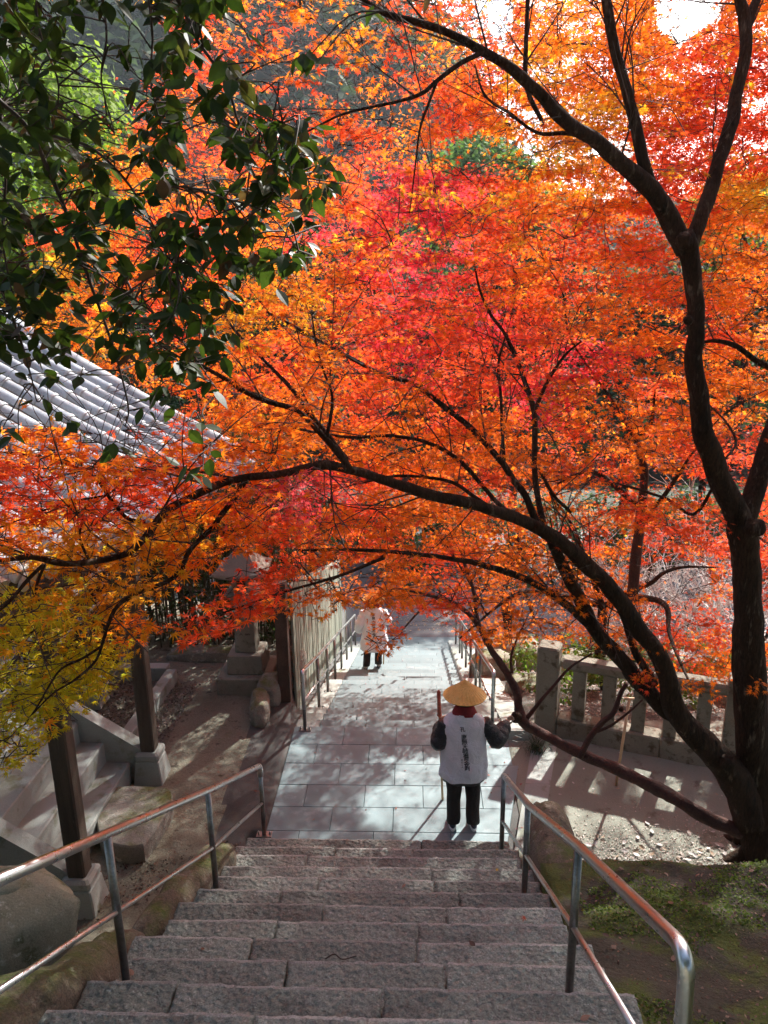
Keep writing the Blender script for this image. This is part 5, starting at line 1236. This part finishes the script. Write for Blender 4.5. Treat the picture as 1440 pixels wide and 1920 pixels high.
L2([(280,-200,2.3),(310,-60,2.35),(345,20,2.4),(370,75,2.4),(405,125,2.4),(432,180,2.4),(445,225,2.4),(470,260,2.4),(510,300,2.4),(545,330,2.4)], [9,7,4.5,4,4,3.5,3,2.6,2.2,1.5])
L2([(445,225,2.4),(455,260,2.4),(480,290,2.4),(500,240,2.35),(530,230,2.3)], [2.5,2.2,2,1.8,1.2])
L2([(-20,480,2.5),(10,560,2.5),(40,640,2.5),(62,720,2.5)], [4,3.5,3,1.5])
L2([(0,200,2.6),(10,330,2.6),(5,450,2.6),(30,580,2.6)], [3.5,3,2.6,2])
L2([(265,-100,2.5),(285,60,2.5),(282,150,2.5),(300,230,2.5)], [3,2.6,2.2,1.4])
L2([(255,365,2.5),(340,350,2.5),(420,372,2.45),(500,400,2.4),(560,470,2.4)], [2.6,2.4,2,1.8,1.2])
L2([(155,490,2.6),(215,535,2.6),(290,590,2.6),(350,650,2.6),(410,735,2.6)], [2.8,2.4,2,1.8,1.2])
L2([(350,650,2.6),(365,720,2.6),(378,800,2.6),(382,860,2.6)], [1.8,1.5,1.3,1])
L2([(60,-60,2.6),(75,60,2.6),(110,160,2.6),(95,260,2.6)], [3,2.5,2,1.4]); L2([(180,-60,2.4),(200,60,2.4),(190,150,2.4),(215,250,2.4)], [3,2.5,2,1.4])
L2([(700,-120,2.4),(712,-40,2.4),(720,20,2.4)], [3,2,1.2])
DENS = [(-120,-120),(400,-120),(425,60),(470,190),(520,225),(600,235),(632,300),(620,370),(590,420),(570,475),(520,500),(470,545),(440,600),(390,660),(360,700),(300,690),(210,675),(-120,700)]
def ever_whorl(px, py, y, n, L_=.068, down=.6):
    c = aty(px, py, y); N = EV._np(); d = np.linalg.norm(N-c, axis=1); i = int(np.argmin(d)); a = N[i]
    if d[i] < 1.6: EV.tw.append((np.array([a, (a+c)/2+rng.normal(0, .03, 3)+np.array((0, 0, .03)), c]), .0032, .0018))
    an = rng.uniform(0, 6.28)+np.arange(n)*2.4; hd = np.stack((np.cos(an), np.sin(an)*.8, np.full(n, -down)+rng.normal(0, .35, n)), 1)+rng.normal(0, .2, (n, 3))
    P = c+hd*.008+rng.normal(0, .012, (n, 3)); nm_ = np.stack((np.cos(an)*.6, np.sin(an)*.6-.3, np.ones(n)*.8), 1)+rng.normal(0, .45, (n, 3))
    t = rng.random((n, 1)); colr = np.array((.018, .034, .006))*(1-t)+np.array((.048, .075, .012))*t; br = rng.random(n) < .05; colr = np.where(br[:, None], np.array((.09, .05, .025)), colr)
    EV.L.append((P, nm_, hd, L_*rng.uniform(.75, 1.15, n), colr, np.full(n, 7)))
cnt = 0
while cnt < 430:
    px, py = rng.uniform(-120, 640), rng.uniform(-120, 700)
    if not inpoly(np.array([px]), np.array([py]), DENS)[0]: continue
    if inpoly(np.array([px]), np.array([py]), [(110,0),(330,0),(330,60),(260,150),(240,270),(170,300),(120,180)])[0] and rng.random() < .75: continue
    if inpoly(np.array([px]), np.array([py]), [(270,270),(420,260),(430,330),(300,360)])[0] and rng.random() < .8: continue
    if inpoly(np.array([px]), np.array([py]), [(0,130),(60,130),(60,320),(0,330)])[0] and rng.random() < .7: continue
    ever_whorl(px, py, rng.uniform(2.15, 3.0), int(rng.integers(4, 8))); cnt += 1
for px, py, n in [(560,95,3),(597,115,2),(460,55,2),(430,110,3),(520,540,2),(405,640,5),(415,670,4),(130,790,5),(215,830,4),(385,790,2),(352,805,1),(350,868,3),(390,860,3),(378,880,2),(60,745,1),(82,742,1),(6,800,3),(35,815,1),(250,770,1),(280,765,3),(320,745,3),(705,15,2),(812,-8,2),(395,715,4),(300,720,4),(20,690,4),(90,700,5),(150,705,4),(585,100,2),(535,240,3),(600,300,3),(645,345,1),(585,225,2),(490,175,2),(10,640,5),(70,655,4)]:
    ever_whorl(px, py, rng.uniform(2.3, 2.6), n)
# unseen crown leaves added above the frame to shade its boughs
for _ in range(190):
    c = np.array((rng.uniform(-3.6, 1.2), rng.uniform(1.6, 6.2), rng.uniform(6.4, 8.6)))
    if proj(c)[0][1] > -330: continue
    n = 12; an = rng.uniform(0, 6.28, n); hd = np.stack((np.cos(an), np.sin(an), np.full(n, -.3)), 1)
    EV.L.append((c+rng.normal(0, .22, (n, 3)), np.array((0, 0, 1.))+rng.normal(0, .4, (n, 3)), hd, np.full(n, .16), np.tile((.03, .05, .012), (n, 1)), np.full(n, 7)))
EV.finish(lit=True, gaps=False, parts=300, mat='green', T=(TE, FE)); print('ev', EV.nleaf)
# ------------------------------------------------------------------ evergreen trees and wooded hill
TD = np.array([(0, 0, 0), (-.32, .5, -.05), (0, 1, -.15), (.32, .5, -.05)]); FD = np.array([(0, 1, 2), (0, 2, 3)])
def dirs(n):
    d = rng.normal(0, 1, (n, 3)); return d/np.linalg.norm(d, axis=1)[:, None]
def clumps(cen, rad, n, k, size, c0, c1, up=.5, shell=.72):
    """leafy crown: k lumps on an ellipsoid, leaves all over each lump"""
    cd = dirs(k); cd[:, 2] = np.where(cd[:, 2] < -.35, -cd[:, 2], cd[:, 2]); lc = np.array(cen)+cd*np.array(rad)*rng.uniform(.45, .85, (k, 1)); lr = rng.uniform(.26, .46, k)*np.mean(rad)
    w_ = rng.integers(0, k, n); d = dirs(n); d[:, 2] = np.abs(d[:, 2])*rng.choice((1, 1, 1, -1), n)
    P = lc[w_]+d*(lr[w_]*rng.uniform(shell, 1.05, n))[:, None]; nm_ = d+rng.normal(0, .45, (n, 3))+np.array((0, 0, up)); hd = rng.normal(0, 1, (n, 3)); hd[:, 2] -= .6
    t = np.clip(rng.random(n)*.7+.3*(w_ % 5)/5, 0, 1)[:, None]; colr = (np.array(c0)*(1-t)+np.array(c1)*t)
    return P, nm_, hd, size*rng.uniform(.6, 1.2, n), colr
def green_tree(x, y, top, rad, n, k, size, c0, c1, label, group=None, low=.15, name='broadleaf_tree'):
    gz = float(ground_z(x, y)); cz = top-rad[2]; t = empty(name, (x, y, gz), label, 'tree', group)
    b = MB(); b.add(*tube(smooth_path([(x, y, gz-.3), (x+.1, y, (gz+cz)/2), (x, y+.05, cz)]), np.linspace(.16, .08, 13), 8, True, lump=.06, seed=int(x*3+50))); b.build('trunk', M['bark'], t, smooth=True)
    for i in range(4):
        a = i*1.6+x; b = MB(); b.add(*tube([(x, y, cz-.6), (x+math.cos(a)*rad[0]*.4, y+math.sin(a)*rad[1]*.4, cz+.1), (x+math.cos(a)*rad[0]*.8, y+math.sin(a)*rad[1]*.8, cz+.4)], [.06, .04, .015], 6)); b.build('branch', M['bark'], t, smooth=True)
    P, Nn, Hd, S, Cc = clumps((x, y, cz), rad, n, k, size, c0, c1)
    kp = (P[:, 2] > ground_z(P[:, 0], P[:, 1])+low); P, Nn, Hd, S, Cc = P[kp], Nn[kp], Hd[kp], S[kp], Cc[kp]
    U, Vv, W = frames(Nn, Hd); me = leaves_mesh('crown', P-np.array((x, y, gz)), U, Vv, W, S, np.ones(len(P)), Cc, TD, FD, M['green_far']); o = bpy.data.objects.new('crown', me); COL.objects.link(o); o.parent = t; o['kind'] = 'stuff'
    return t
DK0, DK1 = (.016, .034, .014), (.045, .080, .028); MD0, MD1 = (.04, .09, .025), (.10, .17, .05); LM0, LM1 = (.16, .26, .03), (.34, .42, .07)
p = aty(20, 330, 15.5); green_tree(p[0], p[1], p[2]+2.4, (2.4, 2.2, 3.2), 9000, 30, .17, (.09, .16, .03), (.26, .34, .06), 'sunlit lime green tree seen through the dark boughs at the upper left')
p = aty(915, 300, 40); green_tree(p[0], p[1], p[2]+1.6, (4.2, 3.6, 4.6), 12000, 34, .34, MD0, (.20, .30, .07), 'rounded fresh green tree crown in the gap above the crimson maple')
p = aty(1425, 372, 25); green_tree(p[0], p[1], p[2]+1.3, (2.4, 2.2, 2.6), 5000, 20, .20, (.18, .24, .03), (.45, .45, .08), 'yellow green tree behind the upright limb at the right edge')
belt = [(-13.5, 25, 7.5), (-9.8, 27, 9), (-6.4, 24.5, 7), (-3.0, 27.5, 8.4), (.4, 25.5, 6.6), (3.6, 27.5, 7.8), (6.9, 25, 6.6), (10.2, 27, 7.2), (13.6, 25, 6.2), (17.5, 28, 6.6)]
nmz = ['leftmost dark evergreen of the row beyond the road', 'second dark evergreen from the left beyond the road', 'third dark evergreen from the left beyond the road', 'tall dark evergreen beyond the road behind the bright orange maple', 'dark evergreen beyond the road straight behind the stairs', 'dark evergreen beyond the road behind the crimson crowned maple', 'dark evergreen beyond the road left of the forked trunk', 'dark evergreen beyond the road behind the forked trunk', 'dark evergreen beyond the road right of the forked trunk', 'rightmost dark evergreen of the row beyond the road']
for (x, y, tp), lb_ in zip(belt, nmz):
    green_tree(x, y, tp, (2.9, 2.2, 4.8), 7000, 34, .26, DK0, DK1, lb_, 'dark evergreens beyond the road')
# unseen evergreens added to cut open sky light; the last one shades the bank
for x, y, tp, rad, lb_ in [(-3.5, -5, 13, (3.6, 3, 5.5), 'unseen tall evergreen added behind the photographer on the left'), (1.5, -6, 14, (3.8, 3, 6), 'unseen tall evergreen added behind the top of the steps'), (6.5, -4, 13, (3.8, 3.4, 6), 'unseen tall evergreen added behind the photographer on the right'),
                       (9.5, 2.5, 12, (3.4, 3.4, 6), 'unseen tall evergreen added on the slope right of the near steps'), (-9.5, -1, 13, (3.6, 3.6, 6), 'unseen tall evergreen added behind the temple hall roof'), (13, 8, 11, (3.2, 3.4, 6), 'unseen tall evergreen added far right of the grit yard'), (9.3, 14.0, 13.8, (2.6, 2.2, 2.8), 'tall dark evergreen added outside the right edge to shade the bank')]:
    green_tree(x, y, tp, rad, 5200, 30, .42, DK0, (.06, .09, .03), lb_, 'unseen evergreens added around the photographer')
# hill wood: one mass
Pn = []
while len(Pn) < 1500:
    y = 42+150*rng.random()**1.2; px = rng.uniform(-260, 1700); x = (px-775)/1440*(y*.97); Pn.append((x, y))
Pn = np.array(Pn); Zn = ground_z(Pn[:, 0], Pn[:, 1]); A = []
for (x, y), z in zip(Pn, Zn):
    r_ = rng.uniform(2.2, 4.4); n = 95; d = dirs(n); d[:, 2] = np.abs(d[:, 2]); lump = 1+.22*np.sin(d[:, 0]*7+x)*np.sin(d[:, 1]*7+y)
    P = np.array((x, y, z+r_*.55))+d*(r_*lump)[:, None]*np.array((1, 1, 1.15)); t = rng.random()
    c = np.array((.020, .045, .020))*(1-t)+np.array((.075, .105, .045))*t
    if rng.random() < .07: c = np.array((.16, .12, .04))
    A.append((P, d+rng.normal(0, .4, (n, 3))+np.array((0, 0, .3)), rng.normal(0, 1, (n, 3)), r_*.42*rng.uniform(.6, 1.1, n), c*rng.uniform(.7, 1.2, (n, 1))))
P, Nn, Hd, S, Cc = [np.concatenate([a[i] for a in A]) for i in range(5)]
U, Vv, W = frames(Nn, Hd); me = leaves_mesh('hill_wood', P, U, Vv, W, S, np.ones(len(P)), Cc, TD, FD, M['green_far']); o = bpy.data.objects.new('hill_wood', me); COL.objects.link(o); tag(o, 'evergreen wood covering the steep hill behind', 'wood', kind='stuff')
# undergrowth between road and belt
A = []
for _ in range(300):
    x, y = rng.uniform(-18, 22), rng.uniform(20.2, 28); r_ = rng.uniform(.5, 1.1); A.append(clumps((x, y, float(ground_z(x, y))+r_*.5), (r_, r_, r_), 260, 8, .15, DK0, MD1))
P, Nn, Hd, S, Cc = [np.concatenate([a[i] for a in A]) for i in range(5)]; U, Vv, W = frames(Nn, Hd)
o = bpy.data.objects.new('undergrowth', leaves_mesh('undergrowth', P, U, Vv, W, S, np.ones(len(P)), Cc, TD, FD, M['green_far'])); COL.objects.link(o); tag(o, 'low green undergrowth along the far side of the road', 'undergrowth', kind='stuff')
# ------------------------------------------------------------------ bleached bare shrubs beyond the fence
def bare_shrub(x, y, h, n, label, seed):
    rr = np.random.default_rng(seed); gz = float(ground_z(x, y)); t = empty('bare_shrub', (x, y, gz), label, 'shrub', 'bleached bare shrubs beyond the fence'); st_ = []
    def grow(p, d, L_, r_, dep):
        m = p+d*L_*.5+rr.normal(0, .07*L_, 3); e = p+d*L_+rr.normal(0, .07*L_, 3)+np.array((0, 0, -.05*L_)); st_.append(([p, m, e], r_, dep))
        if dep > 0:
            for _ in range(3 if dep > 1 else 4):
                q = p+(e-p)*rr.uniform(.35, 1.0); d2 = d+rr.normal(0, .62, 3); d2 /= np.linalg.norm(d2); grow(q, d2, L_*rr.uniform(.5, .8), r_*.68, dep-1)
    for i in range(n):
        a = rr.uniform(0, 6.28); d = np.array((math.cos(a)*.75, math.sin(a)*.6, rr.uniform(.5, 1.3))); d /= np.linalg.norm(d); grow(np.array((x, y, gz)), d, h*rr.uniform(.45, .7), .022, 3)
    for dep_, nm in ((3, 'stem'),):
        for P, r_, dp in [s_ for s_ in st_ if s_[2] == 3]: b = MB(); b.add(*tube(smooth_path(P, 3), np.linspace(r_, r_*.6, 7), 5, True)); b.build('stem', M['graytwig'], t, smooth=True)
    b = MB()
    for P, r_, dp in [s_ for s_ in st_ if s_[2] < 3]: b.add(*tube(P, [r_, r_*.8, r_*.45], 3, False))
    o = b.build('twigs', M['graytwig'], t, smooth=True); o['kind'] = 'stuff'
for i, (px, py, y, h, lb_) in enumerate([(1250, 1180, 12.6, 2.6, 'bleached bare shrub left of the forked maple trunk beyond the fence'), (1340, 1160, 13.4, 3.0, 'bleached bare shrub close behind the forked maple trunk'), (1180, 1130, 15.2, 2.6, 'small bleached bare shrub behind the maple limb'), (1440, 1120, 12.4, 3.2, 'bleached bare shrub at the right edge of the picture'), (1300, 1000, 16.5, 3.4, 'farthest bleached bare shrub near the road')]):
    p = aty(px, py, y); bare_shrub(p[0], y, h, 9, lb_, 70+i)
A = []
for px, py, y in [(1285, 1120, 11.6), (1240, 1150, 12), (1320, 1090, 14), (1180, 1080, 14), (1140, 1180, 10.6), (1390, 1290, 10.0), (1240, 1340, 9.6), (1210, 1050, 16), (1350, 1180, 11.5), (1060, 1200, 12), (1010, 1220, 10.4), (1120, 1290, 9.6)]:
    p = aty(px, py, y); gz = float(ground_z(p[0], y)); A.append(clumps((p[0], y, gz+.25), (.6, .6, .5), 420, 9, .085, (.05, .10, .02), (.20, .28, .05)))
P, Nn, Hd, S, Cc = [np.concatenate([a[i] for a in A]) for i in range(5)]; U, Vv, W = frames(Nn, Hd)
o = bpy.data.objects.new('green_groundcover', leaves_mesh('green_groundcover', P, U, Vv, W, S, np.ones(len(P)), Cc, TD, FD, M['green'])); COL.objects.link(o); tag(o, 'patches of low fresh green plants among the rocks beyond the fence', 'ground cover', kind='stuff')
for i, (px, py, y, d, lb_) in enumerate([(960, 1190, 13.5, (1.2, .8, .8), 'gray rock behind the low maple branch beyond the kerb'), (925, 1210, 12.2, (.8, .6, .6), 'gray rock close to the far right handrail'), (985, 1265, 10.6, (.6, .5, .4), 'small gray rock left of the granite fence post'), (1110, 1180, 12.5, (1.3, .8, .7), 'broad gray rock behind the balusters'), (1400, 1330, 9.6, (.9, .6, .5), 'gray rock behind the right end of the granite fence')]):
    p = aty(px, py, y); rk('rock', (p[0], y, float(ground_z(p[0], y))+d[2]*.25), d, lb_, 90+i, 'boulder', 'rock', amp=.14, power=.6)
p = aty(1300, 1232, 10.6)
b = MB(); b.add(*box((p[0], 10.6, p[2]-.25), (.62, .45, .55), bev=.015)); b.build('stone_block', M['concrete'], label='sunlit pale stone block beyond the granite fence', cat='stone block')
# ------------------------------------------------------------------ dark bamboo thicket behind the yard
bt = empty('bamboo_thicket', (-3.6, 11.3, 0), 'dark bamboo thicket with brushwood behind the stone lantern', 'bamboo thicket')
b = MB()
for i in range(260):
    x, y = rng.uniform(-6.5, -1.95), rng.uniform(10.7, 12.3); h = rng.uniform(1.6, 3.4); dx = rng.normal(0, .12, 2); b.add(*tube([(x, y, -.2), (x+dx[0]*.5, y+dx[1]*.5, h*.5), (x+dx[0]*1.6, y+dx[1]*1.6, h)], [.012, .010, .004], 5, False))
M['culm'] = surf('dead_culm', (.05, .045, .025), (.12, .11, .06), 3, .7, 0)
o = b.build('culms', M['culm'], bt, smooth=True); o['kind'] = 'stuff'
n = 15000; P = np.stack((rng.uniform(-6.6, -1.9, n), rng.uniform(10.6, 12.4, n), rng.uniform(.1, 3.4, n)), 1); hd = rng.normal(0, 1, (n, 3)); hd[:, 2] -= .9; U, Vv, W = frames(rng.normal(0, 1, (n, 3))+np.array((0, -.2, .5)), hd)
TB = TD.copy(); TB[:, 0] *= .42; t = rng.random((n, 1))
o = bpy.data.objects.new('bamboo_leaves', leaves_mesh('bamboo_leaves', P-np.array((-3.6, 11.3, 0)), U, Vv, W, rng.uniform(.10, .19, n), np.ones(n), np.array((.015, .03, .012))*(1-t)+np.array((.06, .09, .03))*t, TB, FD, M['green'])); COL.objects.link(o); o.parent = bt; o['kind'] = 'stuff'
# gravel bed
q = [(-3.35, 7.6), (-2.93, 9.0), (-4.4, 9.1), (-4.4, 7.6)]
# ------------------------------------------------------------------ fallen leaves
def litter_proto(name, T, F, col, mat='green', curl=1.0):
    t = T.copy(); t[:, 2] = t[:, 2]*curl; return mesh_np(name, t, F, M[mat], False, np.tile(col, (len(F), 1)))
M['dryleaf'] = leafmat('dry_leaf', trans=.12, tmul=(1, 1, 1), rough=.6)
TL = TE.copy(); TL[:, 2] = .22*(TL[:, 1]-.5)**2+.5*TL[:, 0]**2; TL[:, 1] -= .5
TM = T7.copy(); TM[:, 2] *= .5
whites = [litter_proto('fallen_leaf', TL*np.array((1, 1, k)), FE, c, 'dryleaf') for k, c in ((1, (.52, .48, .44)), (2.2, (.60, .56, .52)), (-1.4, (.42, .36, .30)), (1.5, (.33, .24, .16)))]
browns = [litter_proto('fallen_leaf', TL*np.array((1, 1, k)), FE, c, 'dryleaf') for k, c in ((1, (.16, .09, .06)), (2.0, (.24, .13, .08)), (-1.4, (.28, .17, .12)), (1.2, (.10, .06, .045)))]
reds = [litter_proto('fallen_leaf', TM, F7, c, 'dryleaf') for c in ((.30, .06, .06), (.16, .05, .06), (.42, .10, .04))]
yel = litter_proto('fallen_leaf', TM, F7, (.62, .42, .03), 'dryleaf')
def surf_z(x, y):
    if -1.62 < x < 1.02:
        if y < 6.52: k = math.ceil((6.55-y)/.31)-1; return .16*max(0, k)+.012
        if y < 8.5: return .006
        return -.12*math.ceil((y-8.5)/.36)+.006
    return float(ground_z(x, y))+.012
def drop(proto, x, y, size, label, group, z=None, tilt=.18, nm=None):
    z = surf_z(x, y) if z is None else z
    e = .06
    gx_ = (float(ground_z(x+e, y))-float(ground_z(x-e, y)))/(2*e) if not (-1.62 < x < 1.3) else 0; gy_ = (float(ground_z(x, y+e))-float(ground_z(x, y-e)))/(2*e) if not (-1.62 < x < 1.3) else 0
    nn = Vector((-gx_+rng.normal(0, tilt), -gy_+rng.normal(0, tilt), 1)).normalized(); q = nn.to_track_quat('Z', 'Y').to_matrix().to_4x4()@Matrix.Rotation(rng.uniform(0, 6.28), 4, 'Z')
    o = bpy.data.objects.new('fallen_leaf', proto); COL.objects.link(o); o.matrix_world = Matrix.Translation((x, y, z+.004))@q@Matrix.Diagonal((size, size, size, 1)); return tag(o, label, 'leaf', group)
for i in range(95):
    px = rng.uniform(1085, 1410); py = 1645-abs(rng.normal(0, 42)); p = atz(px, py, 0)
    if p[1] < 6.02: p[1] = 6.02+rng.random()*.08
    drop(whites[int(rng.integers(0, 4))], p[0], p[1], rng.uniform(.035, .085), 'pale dry leaf on the sunlit grit just beyond the mossy bank', 'pale dry leaves on the grit', tilt=.3)
for i in range(22):
    p = atz(rng.uniform(1050, 1400), rng.uniform(1400, 1560), 0); drop(whites[int(rng.integers(0, 4))], p[0], p[1], rng.uniform(.03, .05), 'small dry leaf scattered over the middle of the grit yard', 'small leaves on the grit yard')
for i in range(34):
    x, y = rng.uniform(1.15, 3.0), rng.uniform(2.4, 5.0); drop(browns[int(rng.integers(0, 4))], x, y, rng.uniform(.04, .075), 'brown dry leaf lying on the mossy bank', 'brown leaves on the mossy bank', tilt=.25)
for i in range(24):
    x, y = rng.uniform(1.2, 3.2), rng.uniform(4.75, 5.25); drop(browns[int(rng.integers(0, 4))], x, y, rng.uniform(.03, .06), 'brown dry leaf along the crest of the mossy bank', 'brown leaves on the bank crest', tilt=.3)
for i in range(40):
    px, py = rng.uniform(540, 985), rng.uniform(1375, 1558)
    if px < 800 and rng.random() < .7: px = rng.uniform(840, 985)
    p = atz(px, py, 0); drop(reds[int(rng.integers(0, 3))], p[0], p[1], rng.uniform(.022, .034), 'small dark red maple leaf on the paved landing', 'red leaves on the landing', z=.006, tilt=.3)
for i in range(24):
    x, y = rng.uniform(-.9, .8), rng.uniform(8.6, 16.5); drop(reds[int(rng.integers(0, 3))], x, y, rng.uniform(.018, .03), 'small maple leaf on the far stairs', 'leaves on the far stairs')
for i in range(30):
    x, y = rng.uniform(-3.2, -1.7), rng.uniform(4.2, 10.2); drop(browns[int(rng.integers(0, 4))] if rng.random() < .8 else whites[0], x, y, rng.uniform(.025, .05), 'dry leaf on the trodden dirt yard', 'leaves on the dirt yard', tilt=.3)
def one(px, py, proto, size, label):
    k = 0; p = None
    for k in range(1, 18):
        if yk[k] <= py < yk[k+1]: p = atz(px, py, .16*k+.012); break
    if p is None: p = atz(px, py, 0)
    drop(proto, p[0], p[1], size, label, None, z=p[2], tilt=.12)
one(985, 1721, reds[2], .040, 'red maple leaf on the right part of the stone stairs')
one(757, 1661, browns[2], .045, 'orange brown leaf in the middle of the sixth step')
one(885, 1770, browns[3], .055, 'curled olive brown leaf on the right half of a near step')
one(245, 1822, browns[2], .060, 'curled tan leaf beside the nearest left post plate')
one(1097, 1908, browns[2], .060, 'tan oval leaf at the bottom of the picture on the stairs')
one(380, 1780, browns[1], .030, 'tiny brown leaf on the left half of a near step')
one(930, 1631, yel, .030, 'small yellow leaf on the upper right steps')
p = atz(1390, 1838, 1.7); x, y = 2.25, 3.3; pq = proj((x, y, float(ground_z(x, y))))[0]
drop(yel, 2.12, 3.05, .055, 'single yellow orange maple leaf on the moss at the lower right', None, tilt=.3)
# twig on a step, sticks
p = atz(610, 1798, .16*9+.02); b = MB(); b.add(*tube(smooth_path([p+np.array((-.0, 0, 0)), p+np.array((.05, .025, .01)), p+np.array((.10, .0, 0)), p+np.array((.18, .02, .005))]), np.linspace(.004, .003, 19), 5)); b.build('fallen_twig', M['twig'], label='thin crooked twig lying on a near stone step', cat='twig')
b = MB(); x, y = 1.35, 2.75; b.add(*tube(smooth_path([(x, y, float(ground_z(x, y))+.03), (x+.35, y-.05, float(ground_z(x+.35, y-.05))+.04), (x+.8, y-.02, float(ground_z(x+.8, y-.02))+.03)]), .008, 6)); b.build('fallen_branch', M['twig'], label='long thin fallen branch lying across the mossy bank', cat='branch')
# moss sprigs on the bank and grit litter: nobody could count them
def scatter(name, label, cat, xy, T, F, size, c0, c1, mat, nz=.5, lift=.01, up=1.0, dens=None):
    n = len(xy); P = np.stack((xy[:, 0], xy[:, 1], ground_z(xy[:, 0], xy[:, 1])+lift), 1); hd = rng.normal(0, 1, (n, 3)); hd[:, 2] = abs(hd[:, 2])*.2
    U, Vv, W = frames(rng.normal(0, nz, (n, 3))+np.array((0, 0, up)), hd); t = rng.random((n, 1))
    o = bpy.data.objects.new(name, leaves_mesh(name, P, U, Vv, W, rng.uniform(size[0], size[1], n), np.ones(n), np.array(c0)*(1-t)+np.array(c1)*t, T, F, M[mat])); COL.objects.link(o); return tag(o, label, cat, kind='stuff')
n = 42000; xy = np.stack((rng.uniform(1.15, 4.2, n), rng.uniform(1.6, 5.15, n)), 1); ms = vnoise(xy[:, 0], xy[:, 1], 2.3, 3)+.45*vnoise(xy[:, 0], xy[:, 1], 7, 5)+(xy[:, 0]-1.8)*.35; xy = xy[ms > .08]
scatter('bank_plants', 'tiny green plants and moss sprigs spreading over the bank', 'ground cover', xy, TD, FD, (.012, .030), (.04, .07, .012), (.20, .27, .055), 'green', .7, .008)
n = 5000; xy = np.stack((rng.uniform(1.3, 4.0, n), 6.0+abs(rng.normal(0, .35, n))), 1); n2 = 2600; xy2 = np.stack((rng.uniform(1.15, 4.2, n2), rng.uniform(1.8, 5.3, n2)), 1); scatter('bank_litter', 'crumbled brown leaves and bits of twig on the mossy bank', 'leaf litter', xy2, TD, FD, (.010, .032), (.06, .035, .022), (.34, .22, .15), 'dryleaf', .4)
scatter('dry_litter', 'crumbled pale leaf litter on the grit below the bank', 'leaf litter', xy, TD, FD, (.010, .028), (.30, .24, .18), (.56, .50, .44), 'dryleaf', .35)
n = 9000; xy = np.stack((rng.uniform(1.6, 7.0, n), rng.uniform(8.7, 13, n)), 1); scatter('slope_litter', 'dry leaf litter on the slope beyond the fence', 'leaf litter', xy, TD, FD, (.02, .055), (.20, .15, .10), (.50, .44, .38), 'dryleaf', .4)
n = 4200; xy = np.stack((rng.uniform(-4.3, -3.0, n), rng.uniform(7.6, 9.6, n)), 1); scatter('bed_litter', 'dark dead leaves and pebbles filling the kerbed bed', 'leaf litter', xy, TD, FD, (.02, .05), (.05, .04, .035), (.26, .23, .20), 'dryleaf', .5, .03)
n = 3500; xy = np.stack((rng.uniform(-2.9, -1.7, n), rng.uniform(4.0, 6.4, n)), 1); xy = xy[vnoise(xy[:, 0], xy[:, 1], 3, 1) > .1]; scatter('yard_litter', 'dark crumbled leaf litter between the posts and the wall stones', 'leaf litter', xy, TD, FD, (.012, .035), (.04, .03, .022), (.20, .15, .11), 'dryleaf', .5, .01)
n = 2600; xy = np.stack((rng.uniform(-1.2, 3.5, n), rng.uniform(17.3, 22, n)), 1); scatter('road_litter', 'fallen leaves strewn over the road at the foot of the stairs', 'leaf litter', xy, TD, FD, (.03, .07), (.40, .22, .08), (.62, .52, .40), 'dryleaf', .3)
# mondo grass tuft by the kerb end
p = atz(1005, 1408, 0); gt = empty('grass_tuft', (p[0], p[1], 0), 'dark green grass tuft under the bend of the low maple branch', 'grass tuft')
b = MB()
for i in range(95):
    a = rng.uniform(0, 6.28); l_ = rng.uniform(.12, .26); d = np.array((math.cos(a), math.sin(a), 0)); o_ = p+np.array((rng.normal(0, .04), rng.normal(0, .04), 0)); w_ = np.array((-d[1], d[0], 0))*.004
    pts = [o_, o_+d*l_*.35+np.array((0, 0, l_*.55)), o_+d*l_*.8+np.array((0, 0, l_*.6)), o_+d*l_*1.1+np.array((0, 0, l_*.3))]; V = []
    for k, q in enumerate(pts): V += [q-w_*(1-k*.28), q+w_*(1-k*.28)]
    b.add(np.array(V), [(0, 1, 3, 2), (2, 3, 5, 4), (4, 5, 7, 6)])
M['grass'] = leafmat('mondo_grass', (.02, .045, .018), .25, .4, (1.4, 1.6, 1), attr=False); o = b.build('blades', M['grass'], gt); o['kind'] = 'stuff'
# ------------------------------------------------------------------ air between here and the hill
hz = MB(); hz.add(*box((0, 130, 38), (800, 600, 92))); ho = hz.build('haze', None, kind='stuff', label='thin pale haze')
hm = bpy.data.materials.new('haze'); hm.use_nodes = True; hn = hm.node_tree; hn.nodes.clear(); pv = hn.nodes.new('ShaderNodeVolumePrincipled'); oo = hn.nodes.new('ShaderNodeOutputMaterial')
pv.inputs['Color'].default_value = (.80, .88, .95, 1); pv.inputs['Density'].default_value = .0004; pv.inputs['Anisotropy'].default_value = .3; hn.links.new(pv.outputs[0], oo.inputs['Volume'])
ho.data.materials.append(hm)
scene.cycles.volume_bounces = 0
